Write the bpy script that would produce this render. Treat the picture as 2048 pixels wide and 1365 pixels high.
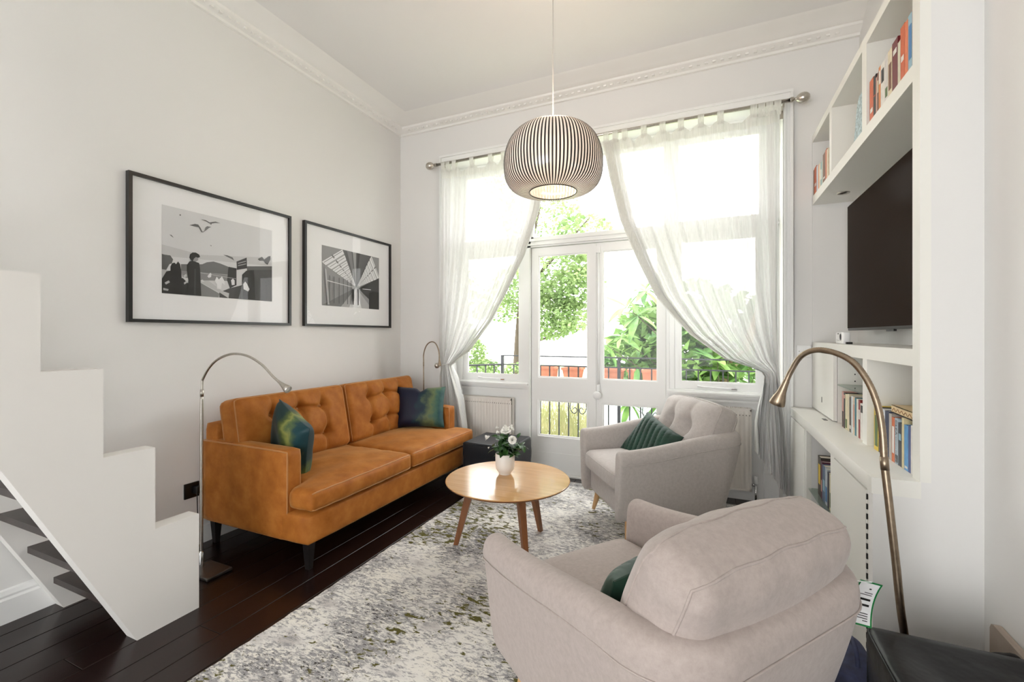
import bpy, bmesh, math, random
from mathutils import Vector, Matrix
random.seed(7)
R = math.radians
for o in list(bpy.data.objects): bpy.data.objects.remove(o)
SC = bpy.context.scene
COL = SC.collection

# ------------------------------------------------------------------ camera, sky, exposure
FPX = 886.0
cd = bpy.data.cameras.new('camera'); cam = bpy.data.objects.new('camera', cd); COL.objects.link(cam)
cam.location = (0, 0, 1.3); cam.rotation_euler = (R(90), 0, math.atan(391 / 886.0))
cd.sensor_width = 36; cd.lens = FPX / 2048 * 36; cd.shift_y = -11.5 / 2048; cd.clip_start = 0.02
SC.camera = cam
W = bpy.data.worlds.new('overcast_sky'); SC.world = W; W.use_nodes = True
W.node_tree.nodes['Background'].inputs[0].default_value = (1.0, 1.0, .99, 1)
W.node_tree.nodes['Background'].inputs[1].default_value = 5.0
sd = bpy.data.lights.new('sun', 'SUN'); sd.energy = 2.5; sd.angle = R(3); sd.color = (1, .96, .88)
so = bpy.data.objects.new('sun', sd); COL.objects.link(so); so.rotation_euler = (R(28), R(-22), 0)
so.location = (0, 0, 8)
SC.view_settings.view_transform = 'Standard'; SC.view_settings.look = 'None'
SC.view_settings.gamma = 1; SC.view_settings.use_curve_mapping = False
SC.view_settings.exposure = 0.52

# ------------------------------------------------------------------ materials
def nmat(name):
    m = bpy.data.materials.new(name); m.use_nodes = True
    return m, m.node_tree.nodes, m.node_tree.links, m.node_tree.nodes['Principled BSDF']
def setp(b, **k):
    for a, v in k.items(): b.inputs[a.replace('_', ' ')].default_value = v
def c4(c): return (c[0], c[1], c[2], 1)
def plain(name, col, rough=.5, metal=0, noise=0, nscale=20, bump=0, bscale=200, spec=.5, sheen=0, coat=0):
    m, n, l, b = nmat(name)
    setp(b, Base_Color=c4(col), Roughness=rough, Metallic=metal)
    b.inputs['Specular IOR Level'].default_value = spec
    b.inputs['Sheen Weight'].default_value = sheen; b.inputs['Sheen Roughness'].default_value = .35
    b.inputs['Coat Weight'].default_value = coat
    tc = n.new('ShaderNodeTexCoord')
    if noise:
        t = n.new('ShaderNodeTexNoise'); t.inputs['Scale'].default_value = nscale; t.inputs['Detail'].default_value = 6
        l.new(tc.outputs['Object'], t.inputs['Vector'])
        r = n.new('ShaderNodeValToRGB')
        r.color_ramp.elements[0].position = .3; r.color_ramp.elements[1].position = .7
        r.color_ramp.elements[0].color = c4([max(0, x * (1 - noise)) for x in col])
        r.color_ramp.elements[1].color = c4([min(1, x * (1 + noise)) for x in col])
        l.new(t.outputs['Fac'], r.inputs['Fac']); l.new(r.outputs['Color'], b.inputs['Base Color'])
    if bump:
        t = n.new('ShaderNodeTexNoise'); t.inputs['Scale'].default_value = bscale; t.inputs['Detail'].default_value = 3
        l.new(tc.outputs['Object'], t.inputs['Vector'])
        bp = n.new('ShaderNodeBump'); bp.inputs['Strength'].default_value = bump; bp.inputs['Distance'].default_value = .01
        l.new(t.outputs['Fac'], bp.inputs['Height']); l.new(bp.outputs['Normal'], b.inputs['Normal'])
    return m
def ramp_mat(name, stops, scale=(1, 1, 1), nscale=4, detail=8, rough=.6, bump=0, distort=0, sheen=0, coat=0, spec=.5, nrough=.6):
    m, n, l, b = nmat(name)
    tc = n.new('ShaderNodeTexCoord'); mp = n.new('ShaderNodeMapping'); mp.inputs['Scale'].default_value = scale
    t = n.new('ShaderNodeTexNoise'); t.inputs['Scale'].default_value = nscale; t.inputs['Detail'].default_value = detail
    t.inputs['Distortion'].default_value = distort; t.inputs['Roughness'].default_value = nrough
    l.new(tc.outputs['Object'], mp.inputs['Vector']); l.new(mp.outputs['Vector'], t.inputs['Vector'])
    r = n.new('ShaderNodeValToRGB'); e = r.color_ramp.elements
    e[0].position, e[0].color = stops[0][0], c4(stops[0][1]); e[1].position, e[1].color = stops[-1][0], c4(stops[-1][1])
    for p, c in stops[1:-1]: x = e.new(p); x.color = c4(c)
    l.new(t.outputs['Fac'], r.inputs['Fac']); l.new(r.outputs['Color'], b.inputs['Base Color'])
    setp(b, Roughness=rough); b.inputs['Sheen Weight'].default_value = sheen; b.inputs['Coat Weight'].default_value = coat
    b.inputs['Specular IOR Level'].default_value = spec
    if bump:
        bp = n.new('ShaderNodeBump'); bp.inputs['Strength'].default_value = bump; bp.inputs['Distance'].default_value = .01
        l.new(t.outputs['Fac'], bp.inputs['Height']); l.new(bp.outputs['Normal'], b.inputs['Normal'])
    return m
def glass_mat(name, tint=(1, 1, 1), refl=.018, rough=0.0):
    m, n, l, b = nmat(name); n.remove(b)
    out = n['Material Output']; tr = n.new('ShaderNodeBsdfTransparent'); tr.inputs[0].default_value = c4(tint)
    gl = n.new('ShaderNodeBsdfGlossy'); gl.inputs['Roughness'].default_value = rough
    lw = n.new('ShaderNodeLayerWeight'); pw = n.new('ShaderNodeMath'); pw.operation = 'POWER'; pw.inputs[1].default_value = 4; l.new(lw.outputs['Facing'], pw.inputs[0])
    fr = n.new('ShaderNodeMath'); fr.operation = 'MULTIPLY_ADD'; fr.inputs[1].default_value = .8; fr.inputs[2].default_value = refl; l.new(pw.outputs[0], fr.inputs[0])
    lw.inputs[0].default_value = .5
    mx = n.new('ShaderNodeMixShader'); l.new(fr.outputs[0], mx.inputs[0]); l.new(tr.outputs[0], mx.inputs[1]); l.new(gl.outputs[0], mx.inputs[2])
    l.new(mx.outputs[0], out.inputs[0])
    return m
def sheer_mat(name, col, transp=.35):
    m, n, l, b = nmat(name); n.remove(b); out = n['Material Output']
    tc = n.new('ShaderNodeTexCoord'); sx = n.new('ShaderNodeTexNoise'); sx.inputs['Scale'].default_value = 1
    mp = n.new('ShaderNodeMapping'); mp.inputs['Scale'].default_value = (240, 240, 7)
    l.new(tc.outputs['Object'], mp.inputs['Vector']); l.new(mp.outputs['Vector'], sx.inputs['Vector'])
    r = n.new('ShaderNodeMapRange'); r.inputs[1].default_value = .3; r.inputs[2].default_value = .7; r.inputs[3].default_value = transp - .08; r.inputs[4].default_value = transp + .08
    l.new(sx.outputs['Fac'], r.inputs[0])
    tr = n.new('ShaderNodeBsdfTransparent'); d = n.new('ShaderNodeBsdfDiffuse'); t = n.new('ShaderNodeBsdfTranslucent')
    d.inputs[0].default_value = c4(col); t.inputs[0].default_value = c4(col)
    m1 = n.new('ShaderNodeMixShader'); m1.inputs[0].default_value = .30
    m2 = n.new('ShaderNodeMixShader')
    l.new(d.outputs[0], m1.inputs[1]); l.new(t.outputs[0], m1.inputs[2])
    l.new(r.outputs[0], m2.inputs[0]); l.new(m1.outputs[0], m2.inputs[1]); l.new(tr.outputs[0], m2.inputs[2]); l.new(m2.outputs[0], out.inputs[0])
    return m
def leaf_mat(name, col, col2, trans=.4, nscale=3):
    m, n, l, b = nmat(name); out = n['Material Output']
    tc = n.new('ShaderNodeObjectInfo'); g = n.new('ShaderNodeNewGeometry'); t = n.new('ShaderNodeTexNoise'); t.inputs['Scale'].default_value = nscale
    l.new(g.outputs['Position'], t.inputs['Vector'])
    r = n.new('ShaderNodeValToRGB'); r.color_ramp.elements[0].position = .35; r.color_ramp.elements[1].position = .65
    r.color_ramp.elements[0].color = c4(col); r.color_ramp.elements[1].color = c4(col2)
    l.new(t.outputs['Fac'], r.inputs['Fac']); l.new(r.outputs['Color'], b.inputs['Base Color']); setp(b, Roughness=.45)
    tl = n.new('ShaderNodeBsdfTranslucent'); l.new(r.outputs['Color'], tl.inputs[0])
    mx = n.new('ShaderNodeMixShader'); mx.inputs[0].default_value = trans
    l.new(b.outputs[0], mx.inputs[1]); l.new(tl.outputs[0], mx.inputs[2]); l.new(mx.outputs[0], out.inputs[0])
    return m
def emit(name, col, s):
    m, n, l, b = nmat(name); setp(b, Base_Color=c4(col)); b.inputs['Emission Color'].default_value = c4(col); b.inputs['Emission Strength'].default_value = s
    return m

M = {}
M['wall'] = plain('wall_paint', (.795, .788, .772), .75, bump=.02, bscale=60)
M['wallL'] = M['wall']
M['ceil'] = plain('ceiling_paint', (.82, .81, .80), .8)
M['gloss'] = plain('white_gloss_paint', (.86, .86, .85), .35)
M['cornice'] = plain('cornice_paint', (.86, .85, .82), .6)
M['shelf'] = plain('shelf_paint', (.84, .83, .78), .4)
M['stairw'] = plain('stair_paint', (.80, .78, .75), .55, bump=.02, bscale=12)
M['tread'] = plain('dark_stained_tread', (.035, .025, .022), .35, noise=.3)
M['rad'] = plain('radiator_enamel', (.76, .72, .67), .4)
M['steel'] = plain('brushed_steel', (.55, .52, .47), .3, 1, noise=.1, nscale=80)
M['bronze'] = plain('antique_bronze', (.33, .26, .19), .32, 1, noise=.15, nscale=60)
M['chrome'] = plain('chrome', (.8, .8, .8), .12, 1)
M['black'] = plain('black_iron', (.012, .014, .018), .4)
M['plast'] = plain('white_plastic', (.85, .85, .85), .35)
M['darkp'] = plain('dark_plastic', (.012, .011, .011), .35)
M['frameb'] = plain('black_frame', (.008, .008, .008), .35)
M['mount'] = plain('white_mount_board', (.86, .86, .87), .8)
M['glass'] = glass_mat('clear_glass')
M['gshelf'] = glass_mat('shelf_glass', (.75, .82, .78))
M['sheer'] = sheer_mat('sheer_fabric', (.78, .78, .77), .09)
M['hem'] = sheer_mat('hem_fabric', (.86, .86, .82), .15)
M['screen'] = plain('tv_screen', (.024, .016, .012), .2, spec=.15); M['screen'].node_tree.nodes['Principled BSDF'].inputs['IOR'].default_value = 1.07
M['legd'] = plain('dark_leg', (.008, .006, .006), .5, spec=.25)
M['leather'] = plain('black_leather', (.006, .006, .007), .30, bump=.5, bscale=9, spec=.2)
M['pouf'] = plain('dark_leatherette', (.011, .012, .015), .45, bump=.1, bscale=120, spec=.25)
M['denim'] = plain('navy_cloth', (.025, .03, .07), .8, noise=.4, nscale=30)
M['terra'] = plain('terracotta', (.52, .20, .12), .8, noise=.2, nscale=10)
M['pot'] = plain('white_ceramic', (.82, .78, .73), .28)
M['soil'] = plain('soil', (.03, .02, .015), .95)
M['petal'] = plain('white_petal', (.92, .91, .86), .6)
M['beech'] = ramp_mat('beech_wood', [(.3, (.52, .30, .13)), (.7, (.68, .43, .21))], (1, 1, .1), 30, rough=.4)
M['walnut'] = ramp_mat('walnut_leg', [(.3, (.13, .045, .014)), (.7, (.22, .085, .03))], (1, 1, .1), 30, rough=.35)
M['oak'] = ramp_mat('oak_top', [(.3, (.50, .27, .10)), (.55, (.60, .34, .14)), (.75, (.66, .40, .18))], (1.5, 14, 1), 3, 6, rough=.17, coat=.1)
M['pale'] = ramp_mat('pale_board', [(.3, (.33, .27, .22)), (.7, (.42, .35, .29))], (8, 1, 1), 6, rough=.5)
M['floor'] = ramp_mat('dark_boards', [(.25, (.006, .003, .003)), (.6, (.015, .006, .005)), (.85, (.040, .015, .010))], (10, 1.2, 1), 3, 8, rough=.27, bump=.03, spec=.4)
M['gap'] = plain('floor_gap_dust', (.22, .20, .18), .9)
M['fabric'] = ramp_mat('grey_weave', [(.3, (.385, .325, .295)), (.5, (.435, .37, .34)), (.7, (.48, .415, .385))], (1, 1, 1), 55, 9, rough=.9, bump=.05, sheen=.25, spec=.2, nrough=.75)
M['fabricA'] = ramp_mat('grey_weave_cool', [(.3, (.42, .38, .355)), (.5, (.47, .43, .405)), (.7, (.52, .475, .45))], (1, 1, 1), 55, 9, rough=.9, bump=.05, sheen=.25, spec=.2, nrough=.75)
M['velvet'] = ramp_mat('rust_velvet', [(.28, (.275, .084, .012)), (.5, (.37, .125, .021)), (.72, (.46, .175, .036))], (1, 1, 1), 9, 7, rough=.55, sheen=.5, spec=.15)
M['velvet'].node_tree.nodes['Principled BSDF'].inputs['Sheen Tint'].default_value = (1, .72, .36, 1)
M['velvet'].node_tree.nodes['Principled BSDF'].inputs['Sheen Roughness'].default_value = .3
M['piping'] = plain('velvet_piping', (.44, .19, .05), .6, sheen=.3)
M['green'] = plain('green_velvet', (.003, .035, .02), .6, sheen=.15, noise=.4, nscale=9)
M['lawn'] = plain('pale_lawn', (.42, .50, .28), .9, noise=.2, nscale=2)
M['stone'] = plain('balcony_slab', (.5, .48, .45), .8, noise=.1)
M['bark'] = plain('tan_bark', (.36, .25, .15), .8, noise=.3, nscale=14)
M['barkd'] = plain('dark_bark', (.08, .06, .045), .9)
M['leafA'] = leaf_mat('tree_leaf', (.17, .27, .10), (.34, .44, .20), .5, 1.6)
M['leafB'] = leaf_mat('broad_leaf', (.06, .17, .035), (.22, .36, .10), .3, 4)
M['leafC'] = leaf_mat('rose_leaf', (.012, .05, .012), (.04, .13, .02), .2, 40)
M['leafD'] = leaf_mat('dark_hedge', (.04, .10, .04), (.14, .24, .09), .3, 3)
M['straw'] = leaf_mat('dry_grass', (.30, .32, .14), (.55, .52, .30), .3, 3)
M['aqua'] = plain('pale_aqua_paint', (.55, .70, .66), .6)
M['render'] = plain('white_render', (.85, .84, .82), .8)
# rug
def rug_mat():
    m, n, l, b = nmat('distressed_rug'); tc = n.new('ShaderNodeTexCoord')
    def noise(sc, scale, det, rough=.6, dist=0):
        mp = n.new('ShaderNodeMapping'); mp.inputs['Scale'].default_value = scale; l.new(tc.outputs['Object'], mp.inputs['Vector'])
        t = n.new('ShaderNodeTexNoise'); t.inputs['Scale'].default_value = sc; t.inputs['Detail'].default_value = det; t.inputs['Roughness'].default_value = rough
        t.inputs['Distortion'].default_value = dist; l.new(mp.outputs['Vector'], t.inputs['Vector']); return t.outputs['Fac']
    def ramp(f, stops):
        r = n.new('ShaderNodeValToRGB'); e = r.color_ramp.elements
        e[0].position, e[0].color = stops[0][0], c4(stops[0][1]); e[1].position, e[1].color = stops[-1][0], c4(stops[-1][1])
        for p, c in stops[1:-1]: x = e.new(p); x.color = c4(c)
        l.new(f, r.inputs['Fac']); return r.outputs['Color']
    def mix(f, a, bb):
        x = n.new('ShaderNodeMix'); x.data_type = 'RGBA'; l.new(f, x.inputs[0])
        for s, v in ((6, a), (7, bb)):
            if isinstance(v, tuple): x.inputs[s].default_value = c4(v)
            else: l.new(v, x.inputs[s])
        return x.outputs[2]
    def mth(op, a, bb):
        x = n.new('ShaderNodeMath'); x.operation = op
        for s, v in ((0, a), (1, bb)):
            if isinstance(v, float): x.inputs[s].default_value = v
            else: l.new(v, x.inputs[s])
        return x.outputs[0]
    K = (0, 0, 0); Wh = (1, 1, 1)
    base = ramp(noise(3.2, (1, 2.2, 1), 6), [(.34, (.55, .52, .50)), (.46, (.80, .78, .74)), (.62, (.84, .81, .74))])
    big = noise(1.9, (1, 1.4, 1), 5, .6)
    fine = noise(30, (1, 2.6, 1), 10, .78, .5)
    bl = ramp(big, [(.38, K), (.62, Wh)])
    thr = mth('ADD', mth('MULTIPLY', bl, .12), fine)
    grey = ramp(thr, [(.515, K), (.60, Wh)])
    c1 = mix(grey, base, (.33, .32, .325))
    fine2 = noise(46, (1, 2.2, 1), 8, .75, .4)
    dk = ramp(mth('ADD', mth('MULTIPLY', bl, .13), fine2), [(.63, K), (.68, Wh)])
    c2 = mix(dk, c1, (.055, .05, .048))
    gr_big = ramp(noise(1.25, (1, 1, 1), 3, .5), [(.46, K), (.58, Wh)])
    fine3 = noise(17, (1, 2, 1), 6, .65, .3)
    gr = ramp(mth('ADD', mth('MULTIPLY', gr_big, .14), fine3), [(.64, K), (.69, Wh)])
    c3 = mix(gr, c2, (.115, .105, .03))
    l.new(c3, b.inputs['Base Color']); setp(b, Roughness=.95); b.inputs['Specular IOR Level'].default_value = .1
    bp = n.new('ShaderNodeBump'); bp.inputs['Strength'].default_value = .25; bp.inputs['Distance'].default_value = .01; bp.invert = True
    l.new(fine, bp.inputs['Height']); l.new(bp.outputs['Normal'], b.inputs['Normal'])
    return m
M['rug'] = rug_mat()
def cush_mat(name, stops, axis=0, nscale=3.5, k=.55):
    m, n, l, b = nmat(name); tc = n.new('ShaderNodeTexCoord')
    t = n.new('ShaderNodeTexNoise'); t.inputs['Scale'].default_value = nscale; t.inputs['Detail'].default_value = 5; l.new(tc.outputs['Generated'], t.inputs['Vector'])
    s = n.new('ShaderNodeSeparateXYZ'); l.new(tc.outputs['Generated'], s.inputs[0])
    a = n.new('ShaderNodeMath'); a.operation = 'MULTIPLY'; a.inputs[1].default_value = k; l.new(t.outputs['Fac'], a.inputs[0])
    d = n.new('ShaderNodeMath'); d.operation = 'ADD'; l.new(a.outputs[0], d.inputs[0]); l.new(s.outputs[axis], d.inputs[1])
    e2 = n.new('ShaderNodeMath'); e2.operation = 'SUBTRACT'; l.new(d.outputs[0], e2.inputs[0]); e2.inputs[1].default_value = k * .5
    r = n.new('ShaderNodeValToRGB'); e = r.color_ramp.elements
    e[0].position, e[0].color = stops[0][0], c4(stops[0][1]); e[1].position, e[1].color = stops[-1][0], c4(stops[-1][1])
    for p, c in stops[1:-1]: x = e.new(p); x.color = c4(c)
    l.new(e2.outputs[0], r.inputs['Fac']); l.new(r.outputs['Color'], b.inputs['Base Color'])
    setp(b, Roughness=.5); b.inputs['Sheen Weight'].default_value = .1; b.inputs['Specular IOR Level'].default_value = .3
    return m
M['cushR'] = cush_mat('printed_velvet_navy', [(.0, (.004, .005, .018)), (.48, (.005, .007, .03)), (.60, (.006, .03, .045)), (.74, (.12, .16, .07)), (.84, (.05, .12, .09)), (1, (.006, .05, .06))], 0)
M['cushL'] = cush_mat('printed_velvet_teal', [(.0, (.003, .018, .020)), (.44, (.004, .028, .028)), (.54, (.06, .09, .02)), (.63, (.26, .28, .07)), (.70, (.08, .13, .05)), (.80, (.005, .045, .055)), (1, (.005, .035, .045))], 0)

# ------------------------------------------------------------------ geometry helpers
class G:
    def __init__(s): s.v = []; s.f = []; s.m = []
    def add(s, v, f, mi=0):
        k = len(s.v); s.v += [tuple(p) for p in v]; s.f += [tuple(i + k for i in q) for q in f]; s.m += [mi] * len(f); return s
    def box(s, x0, x1, y0, y1, z0, z1, bev=0, seg=2, mi=0):
        if x0 > x1: x0, x1 = x1, x0
        if y0 > y1: y0, y1 = y1, y0
        if z0 > z1: z0, z1 = z1, z0
        v = [(x, y, z) for x in (x0, x1) for y in (y0, y1) for z in (z0, z1)]
        f = [(0, 1, 3, 2), (4, 6, 7, 5), (0, 4, 5, 1), (2, 3, 7, 6), (0, 2, 6, 4), (1, 5, 7, 3)]
        if bev:
            bm = bmesh.new(); vs = [bm.verts.new(p) for p in v]
            for q in f: bm.faces.new([vs[i] for i in q])
            bmesh.ops.bevel(bm, geom=list(bm.edges), offset=bev, segments=seg, profile=.5, affect='EDGES', clamp_overlap=True)
            bm.verts.index_update(); v = [tuple(p.co) for p in bm.verts]; f = [tuple(p.index for p in q.verts) for q in bm.faces]; bm.free()
        return s.add(v, f, mi)
    def tube(s, pts, r, n=8, caps=True, mi=0, closed=False):
        pts = [Vector(p) for p in pts]; N = len(pts)
        rs = r if isinstance(r, (list, tuple)) else [r] * N
        v = []; prev = None
        for i, p in enumerate(pts):
            if closed: t = pts[(i + 1) % N] - pts[i - 1]
            else: t = pts[min(i + 1, N - 1)] - pts[max(i - 1, 0)]
            t.normalize()
            if prev is None:
                a = Vector((0, 0, 1)) if abs(t.z) < .9 else Vector((1, 0, 0)); u = t.cross(a).normalized()
            else:
                u = prev - t * prev.dot(t); u.normalize()
            prev = u; w = t.cross(u)
            for j in range(n):
                a = 2 * math.pi * j / n; v.append(p + (u * math.cos(a) + w * math.sin(a)) * rs[i])
        f = []
        for i in range(N if closed else N - 1):
            i2 = (i + 1) % N
            for j in range(n): f.append((i * n + j, i * n + (j + 1) % n, i2 * n + (j + 1) % n, i2 * n + j))
        if caps and not closed: f.append(tuple(range(n - 1, -1, -1))); f.append(tuple(range((N - 1) * n, N * n)))
        return s.add(v, f, mi)
    def lathe(s, prof, n=32, c=(0, 0, 0), mi=0, cap0=False, cap1=False):
        v = []; f = []
        for r, z in prof:
            for j in range(n):
                a = 2 * math.pi * j / n; v.append((c[0] + r * math.cos(a), c[1] + r * math.sin(a), c[2] + z))
        for i in range(len(prof) - 1):
            for j in range(n): f.append((i * n + j, i * n + (j + 1) % n, (i + 1) * n + (j + 1) % n, (i + 1) * n + j))
        if cap0: f.append(tuple(range(n - 1, -1, -1)))
        if cap1: k = (len(prof) - 1) * n; f.append(tuple(range(k, k + n)))
        return s.add(v, f, mi)
    def prism(s, poly, a0, a1, axis='x', mi=0):
        # poly in the two other axes, extruded along axis from a0 to a1
        mp = {'x': lambda p, a: (a, p[0], p[1]), 'y': lambda p, a: (p[0], a, p[1]), 'z': lambda p, a: (p[0], p[1], a)}[axis]
        n = len(poly); v = [mp(p, a0) for p in poly] + [mp(p, a1) for p in poly]
        f = [tuple(range(n))[::-1], tuple(range(n, 2 * n))] + [(i, (i + 1) % n, n + (i + 1) % n, n + i) for i in range(n)]
        return s.add(v, f, mi)
    def grid(s, rows, mi=0, closed=False):
        # rows: list of equal length point lists
        k = len(rows[0]); v = [p for r in rows for p in r]; f = []
        for i in range(len(rows) - 1):
            for j in range(k if closed else k - 1):
                j2 = (j + 1) % k; f.append((i * k + j, i * k + j2, (i + 1) * k + j2, (i + 1) * k + j))
        return s.add(v, f, mi)
    def map(s, fn): s.v = [tuple(fn(Vector(p))) for p in s.v]; return s
    def sphere(s, c, r, n=12, m=8, sz=1, mi=0):
        prof = [(max(1e-4, r * math.sin(math.pi * i / m)), -r * sz * math.cos(math.pi * i / m)) for i in range(m + 1)]
        return s.lathe(prof, n, c, mi)
FRAME = {}
def root_of(o):
    while o.parent: o = o.parent
    return o
def mesh(name, g, mats):
    me = bpy.data.meshes.new(name); me.from_pydata(g.v, [], g.f)
    for m in (mats if isinstance(mats, list) else [mats]): me.materials.append(m)
    if any(g.m): me.polygons.foreach_set('material_index', g.m)
    return me
def fixn(me):
    bm = bmesh.new(); bm.from_mesh(me); bmesh.ops.recalc_face_normals(bm, faces=bm.faces); bm.to_mesh(me); bm.free()
def obj(name, g, mats, parent=None, smooth=False, local=False, sub=0, fix=True, angle=None):
    loc = None
    if parent:
        if not local:
            inv = FRAME.get(root_of(parent).name)
            if inv is not None: g.map(lambda p: inv @ p)
    else:
        xs, ys, zs = zip(*g.v); loc = Vector(((min(xs) + max(xs)) / 2, (min(ys) + max(ys)) / 2, min(zs)))
        g.map(lambda p: p - loc)
    me = mesh(name, g, mats)
    if fix: fixn(me)
    if smooth:
        me.polygons.foreach_set('use_smooth', [True] * len(me.polygons))
        if angle: me.set_sharp_from_angle(angle=R(angle))
    o = bpy.data.objects.new(name, me); COL.objects.link(o)
    if loc is not None:
        o.location = loc; FRAME[o.name] = Matrix.Translation(-loc)
    if parent: o.parent = parent
    if sub:
        md = o.modifiers.new('subdivision', 'SUBSURF'); md.levels = sub; md.render_levels = sub
    return o
def dup(o, parent, M4=None, name=None):
    c = o.copy(); COL.objects.link(c); c.parent = parent
    if M4 is not None: c.matrix_local = M4
    return c
def thing(name, label, cat, loc=(0, 0, 0), rz=0, group=None):
    o = bpy.data.objects.new(name, None); COL.objects.link(o); o.empty_display_size = .1
    o.location = loc; o.rotation_euler = (0, 0, rz)
    FRAME[o.name] = (Matrix.Translation(loc) @ Matrix.Rotation(rz, 4, 'Z')).inverted()
    return tag(o, label, cat, group)
def tag(o, label, cat, group=None):
    o['label'] = label; o['category'] = cat
    if group: o['group'] = group
    return o
def struct(o, label=None):
    o['kind'] = 'structure'
    if label: o['label'] = label
    return o
def bx(name, x0, x1, y0, y1, z0, z1, mat, parent=None, bev=0, smooth=False):
    return obj(name, G().box(x0, x1, y0, y1, z0, z1, bev), mat, parent, smooth=smooth or bool(bev), angle=40)
def softbox(sx, sy, sz, r, n=10, bt=0, bs=0, bb=None):
    """half sizes sx,sy,sz; rounded by r; bulges; returns (G, mapping fn)"""
    bb = bt if bb is None else bb
    def f(p):
        q = Vector((max(-sx + r, min(sx - r, p.x)), max(-sy + r, min(sy - r, p.y)), max(-sz + r, min(sz - r, p.z))))
        d = p - q
        if d.length > 1e-7: d = d.normalized() * r
        p = q + d
        ux, uy, uz = p.x / sx, p.y / sy, p.z / sz
        k = (1 - ux * ux) * (1 - uy * uy)
        z = p.z + uz * (bt if uz > 0 else bb) * max(0, k)
        x = p.x + ux * bs * max(0, (1 - uy * uy)) * max(0, 1 - uz * uz)
        y = p.y + uy * bs * max(0, (1 - ux * ux)) * max(0, 1 - uz * uz)
        return Vector((x, y, z))
    bm = bmesh.new(); bmesh.ops.create_cube(bm, size=2)
    bmesh.ops.subdivide_edges(bm, edges=list(bm.edges), cuts=n, use_grid_fill=True)
    # denser toward the edges
    def warp(t): return math.copysign(1 - (1 - abs(t)) ** 1.25, t)
    g = G(); bm.verts.index_update()
    g.v = [tuple(f(Vector((warp(v.co.x) * sx, warp(v.co.y) * sy, warp(v.co.z) * sz)))) for v in bm.verts]
    g.f = [tuple(v.index for v in q.verts) for q in bm.faces]; g.m = [0] * len(g.f); bm.free()
    return g, f
def rect_path(sx, sy, z, n=16, r=.03):
    """rounded rectangle on the skin of a box, for piping"""
    P = []
    for i in range(n): P.append((-sx + 2 * sx * i / n, -sy, z))
    for i in range(n): P.append((sx, -sy + 2 * sy * i / n, z))
    for i in range(n): P.append((sx - 2 * sx * i / n, sy, z))
    for i in range(n): P.append((-sx, sy - 2 * sy * i / n, z))
    return [Vector(p) for p in P]
def pillow(w, h, t, n=20, ear=.06, deform=None):
    """square scatter cushion in local XY plane, thickness along Z"""
    g = G(); bot = []; top = []
    for sgn, store in ((1, top), (-1, bot)):
        for i in range(n + 1):
            row = []
            for j in range(n + 1):
                u = -1 + 2 * i / n; v = -1 + 2 * j / n
                x = w / 2 * u * (1 - ear * (1 - v * v) * u * u); y = h / 2 * v * (1 - ear * (1 - u * u) * v * v)
                z = sgn * t / 2 * (max(0, (1 - u ** 4) * (1 - v ** 4))) ** .55 + sgn * .002
                if deform: x, y, z = deform(u, v, x, y, z, sgn)
                row.append((x, y, z))
            store.append(row)
    g.grid(top); g.grid([r[::-1] for r in bot])
    edge = [(r[0], b[0]) for r, b in zip(top, bot)]
    for side in (([t_[0] for t_ in top], [b_[0] for b_ in bot]), ([t_[-1] for t_ in top], [b_[-1] for b_ in bot]), (top[0], bot[0]), (top[-1], bot[-1])):
        g.grid([side[0], side[1]])
    return g
def frame3(c, u, v):
    u = Vector(u).normalized(); v = Vector(v); v = (v - u * v.dot(u)).normalized(); w = u.cross(v)
    m = Matrix((u, v, w)).transposed().to_4x4(); m.translation = Vector(c); return m
def smooth_path(pts, k=6):
    pts = [Vector(p) for p in pts]; out = []
    for i in range(len(pts) - 1):
        p0 = pts[max(i - 1, 0)]; p1 = pts[i]; p2 = pts[i + 1]; p3 = pts[min(i + 2, len(pts) - 1)]
        for j in range(k):
            t = j / k
            out.append(.5 * ((2 * p1) + (p2 - p0) * t + (2 * p0 - 5 * p1 + 4 * p2 - p3) * t * t + (3 * p1 - p0 - 3 * p2 + p3) * t ** 3))
    out.append(pts[-1]); return out
def interp(tab, x):
    if x <= tab[0][0]: return tab[0][1]
    for (a, b), (c, d) in zip(tab, tab[1:]):
        if x <= c: return b + (d - b) * (x - a) / (c - a)
    return tab[-1][1]
def sstep(a, b, x):
    t = max(0, min(1, (x - a) / (b - a))); return t * t * (3 - 2 * t)

# ------------------------------------------------------------------ the room shell
XL, XR, XA = -2.91, .846, .95      # left wall, right wall, alcove back
YB, YE, YN = 3.733, 1.99, -2.6     # window wall face, bookcase end, how far the room goes on behind the camera
ZC = 3.46
struct(obj('wall_left', G().box(XL - .15, XL, YN, YB + .3, 0, ZC), M['wall']))
g = G().box(XL, -2.35, YB, YB + .29, 0, ZC).box(.50, XA + .1, YB, YB + .29, 0, ZC).box(-2.35, .50, YB, YB + .29, 3.0, ZC)
struct(obj('wall_back', g, M['wall']))
struct(obj('wall_near', G().box(XL, -2.3, YN - .1, YN, 0, ZC).box(.1, XR, YN - .1, YN, 0, ZC).box(-2.3, .1, YN - .1, YN, 2.45, ZC), M['wall']))  # unseen end wall, added to limit daylight from behind; opening sized for brightness
struct(obj('wall_right', G().box(XR, XR + .2, YN, YE, 0, ZC), M['wall']))
struct(obj('wall_alcove', G().box(XA, XA + .1, YE, YB, 0, ZC), M['wall']))
g = G().prism([(.546, 0), (XR + .15, 0), (XR + .15, ZC), (.682, ZC), (.682, .728), (.546, .728)], YE, YE + .045, 'y')
struct(obj('wall_end', g, M['wall']))
struct(obj('ceiling', G().box(XL - .15, XA + .15, YN, YB + .3, ZC, ZC + .1), M['ceil']))
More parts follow.
